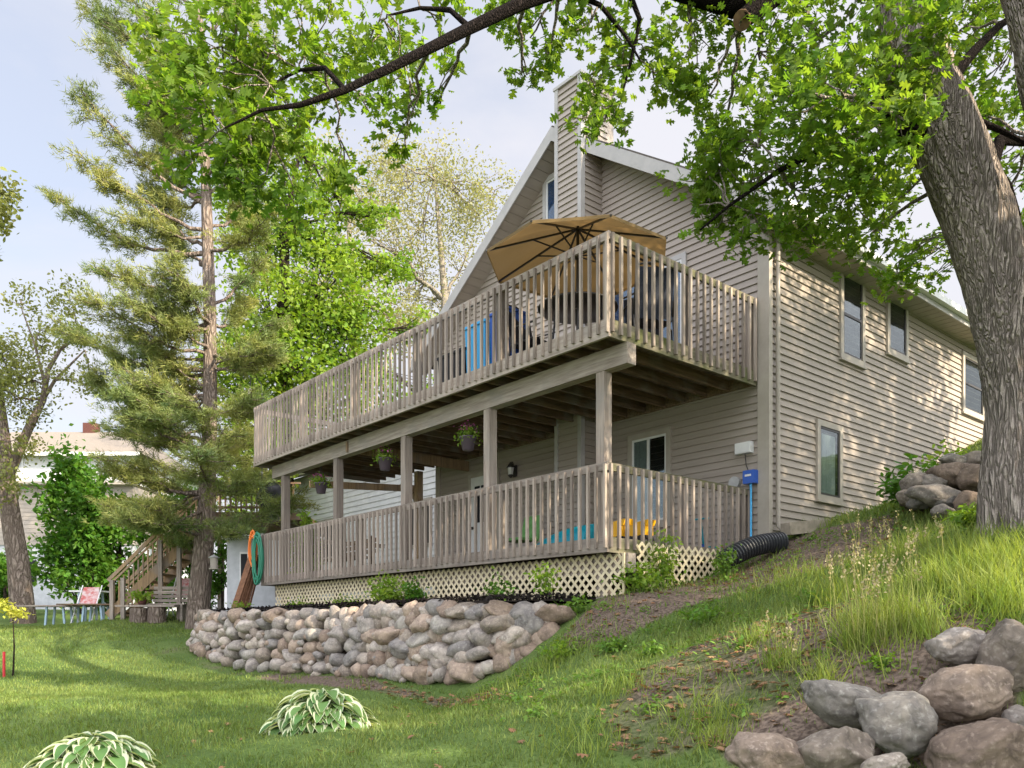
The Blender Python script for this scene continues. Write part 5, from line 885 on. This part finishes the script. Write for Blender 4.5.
# ------------------------------------------------------------------ grass and litter
def grass():
    def sample(n, zmin, zmax, pw):
        Z = (rng.uniform(zmin ** pw, zmax ** pw, n)) ** (1 / pw); X = rng.uniform(-.72, .72, n) * Z; return X, Z
    X, Y = sample(230000, 3.6, 24, .9)
    hx = (X - PC[0]) * V[0] + (Y - PC[1]) * V[1]; hy = (X - PC[0]) * U[0] + (Y - PC[1]) * U[1]
    soil = soilmask(X, Y); cl_ = nz2(X[::1], Y[::1], 2.2, 4.)
    keep = ~((hx > -4.5) & (hy > 0.2) & (hy < 11.2)) & ~((hx > -.1) & (hy > -.1)) & (rng.uniform(0, 1, len(X)) < np.where(soil > 0, np.clip(.42 + cl_ * 1.1, .04, 1) * (1.2 - soil * .8), 1))
    X, Y, soil, cl_ = X[keep], Y[keep], soil[keep], cl_[keep]; Z_ = zf(X, Y) - .012; n = len(X)
    bank = np.clip((Z_ + .55) / .5, 0, 1) * (X > -1) * (Y < 12); h = (rng.uniform(.035, .065, n) * (1 + .25 * cl_)) * (1 + bank * rng.uniform(.1, 1.3, n)) * (1 + .015 * Y); w = rng.uniform(.003, .0055, n) * (1 + Y * .16)
    scatter('grass', BLADE, np.stack([X, Y, Z_], -1), rotmats(n, .28), np.stack([w, h, h], -1), GRASS)
    props(bpy.data.objects['grass'], kind='stuff')
    # longer bright tufts on the bank
    P_ = []; 
    for cx, cy, r, k in [(870,640,32,620),(905,628,22,420),(845,600,26,300),(930,590,28,380),(985,585,40,900),(1010,570,36,800),(960,560,36,600),(900,560,30,340),(780,668,14,110),(820,690,16,110),(760,640,16,100),(1000,610,34,600),(700,720,40,200),(580,740,40,200),(620,690,30,150),(930,640,20,140),(560,660,30,260),(800,585,40,300),(720,742,24,120),(500,690,40,200)]:
        x, y = pg(cx, cy); s = y / F; P_.append(np.stack([x + rng.normal(0, r * s * .55, k), y + rng.normal(0, r * s * .8, k), rng.uniform(.12, .32, k) * (1 if cx > 770 else .62)], -1))
    Q = np.concatenate(P_); zz = zf(Q[:, 0], Q[:, 1]) - .01; n = len(Q); h = Q[:, 2]
    o = scatter('long_grass', BLADE, np.stack([Q[:, 0], Q[:, 1], zz], -1), rotmats(n, .30), np.stack([rng.uniform(.005, .009, n), h, h], -1), leafmat('long_grass_blade', (.17, .24, .045), (.29, .34, .09), .42, scale=3, rnd=.3)); props(o, kind='stuff')
    # tall seeding stalks
    m = MB(); sh = []
    for cx, cy, r, k, hh in [(875,650,26,26,.62),(905,640,18,16,.66),(850,625,20,10,.5),(785,680,10,8,.34),(766,668,6,4,.36),(885,570,26,12,.5),(860,560,20,8,.5),(930,575,16,6,.4)]:
        x, y = pg(cx, cy); s = y / F
        for i in range(k):
            a = Vector((x + random.gauss(0, r * s * .6), y + random.gauss(0, r * s * .6), 0)); a.z = z1(a.x, a.y); L = hh * random.uniform(.65, 1.1); b = a + Vector((random.gauss(-.02, .06), random.gauss(0, .05), L)); m.tube([a, a.lerp(b, .5) + Vector((.008, 0, 0)), b], [.0022, .0018, .0012], 3, cap=False)
            for j in range(12): sh.append(tuple(a.lerp(b, .80 + .22 * j / 11) + Vector((random.gauss(0, .008), random.gauss(0, .008), 0))))
    props(m.build('seed_stalks', TALLG), kind='stuff'); sh = np.array(sh); o = scatter('seed_heads', QUAD, sh, rotmats(len(sh), 1.2), rng.uniform(.012, .028, len(sh)), SEED); props(o, kind='stuff')
    # small rosette weeds over the bank
    k = 420; wx = rng.uniform(-.5, 6, k); wy = rng.uniform(4, 12.5, k); hx = (wx - PC[0]) * V[0] + (wy - PC[1]) * V[1]; hy = (wx - PC[0]) * U[0] + (wy - PC[1]) * U[1]; q = ~((hx > -4.3) & (hy > .3)) & ~((hx > -.1) & (hy > -.15)) & (zf(wx, wy) > -.7); wx, wy = wx[q], wy[q]; k = len(wx)
    m_ = rng.integers(8, 34, k); wi = np.repeat(np.arange(k), m_); rr_ = rng.uniform(.03, .11, k)[wi]; x = wx[wi] + rng.normal(0, 1, len(wi)) * rr_; y = wy[wi] + rng.normal(0, 1, len(wi)) * rr_; o = scatter('ground_weeds', OVAL, np.stack([x, y, zf(x, y) + rng.uniform(.01, .07, len(x))], -1), rotmats(len(x), .45), rng.uniform(.022, .055, len(x)), WEED); props(o, kind='stuff')
    # dry leaves and twigs on the bare ground
    x = rng.uniform(-3, 6, 9000); y = rng.uniform(3.8, 11, 9000); s = soilmask(x, y); k = rng.uniform(0, 1, 9000) < np.where(s > .85, .35, np.where(s > .4, .8, .03)); x, y = x[k], y[k]; n = len(x)
    hx = (x - PC[0]) * V[0] + (y - PC[1]) * V[1]; hy = (x - PC[0]) * U[0] + (y - PC[1]) * U[1]; k = ~((hx > -4.4) & (hy > .2)); x, y = x[k], y[k]; n = len(x)
    o = scatter('leaf_litter', LOBED, np.stack([x, y, zf(x, y) + .022], -1), rotmats(n, .22), rng.uniform(.03, .10, n), DRYL); props(o, kind='stuff')
    n = 6000; hx = rng.uniform(-4.25, -2.9, n); hy = rng.uniform(.6, 10.6, n); p = PC[None] + hx[:, None] * V[None] + hy[:, None] * U[None]; o = scatter('mulch_chips', QUAD, np.stack([p[:, 0], p[:, 1], np.full(n, .42) - np.clip((-3.9 - hx), 0, 1) * .1 + rng.uniform(0, .02, n)], -1), rotmats(n, .4), rng.uniform(.03, .07, n), MULCH); props(o, kind='stuff')
grass()
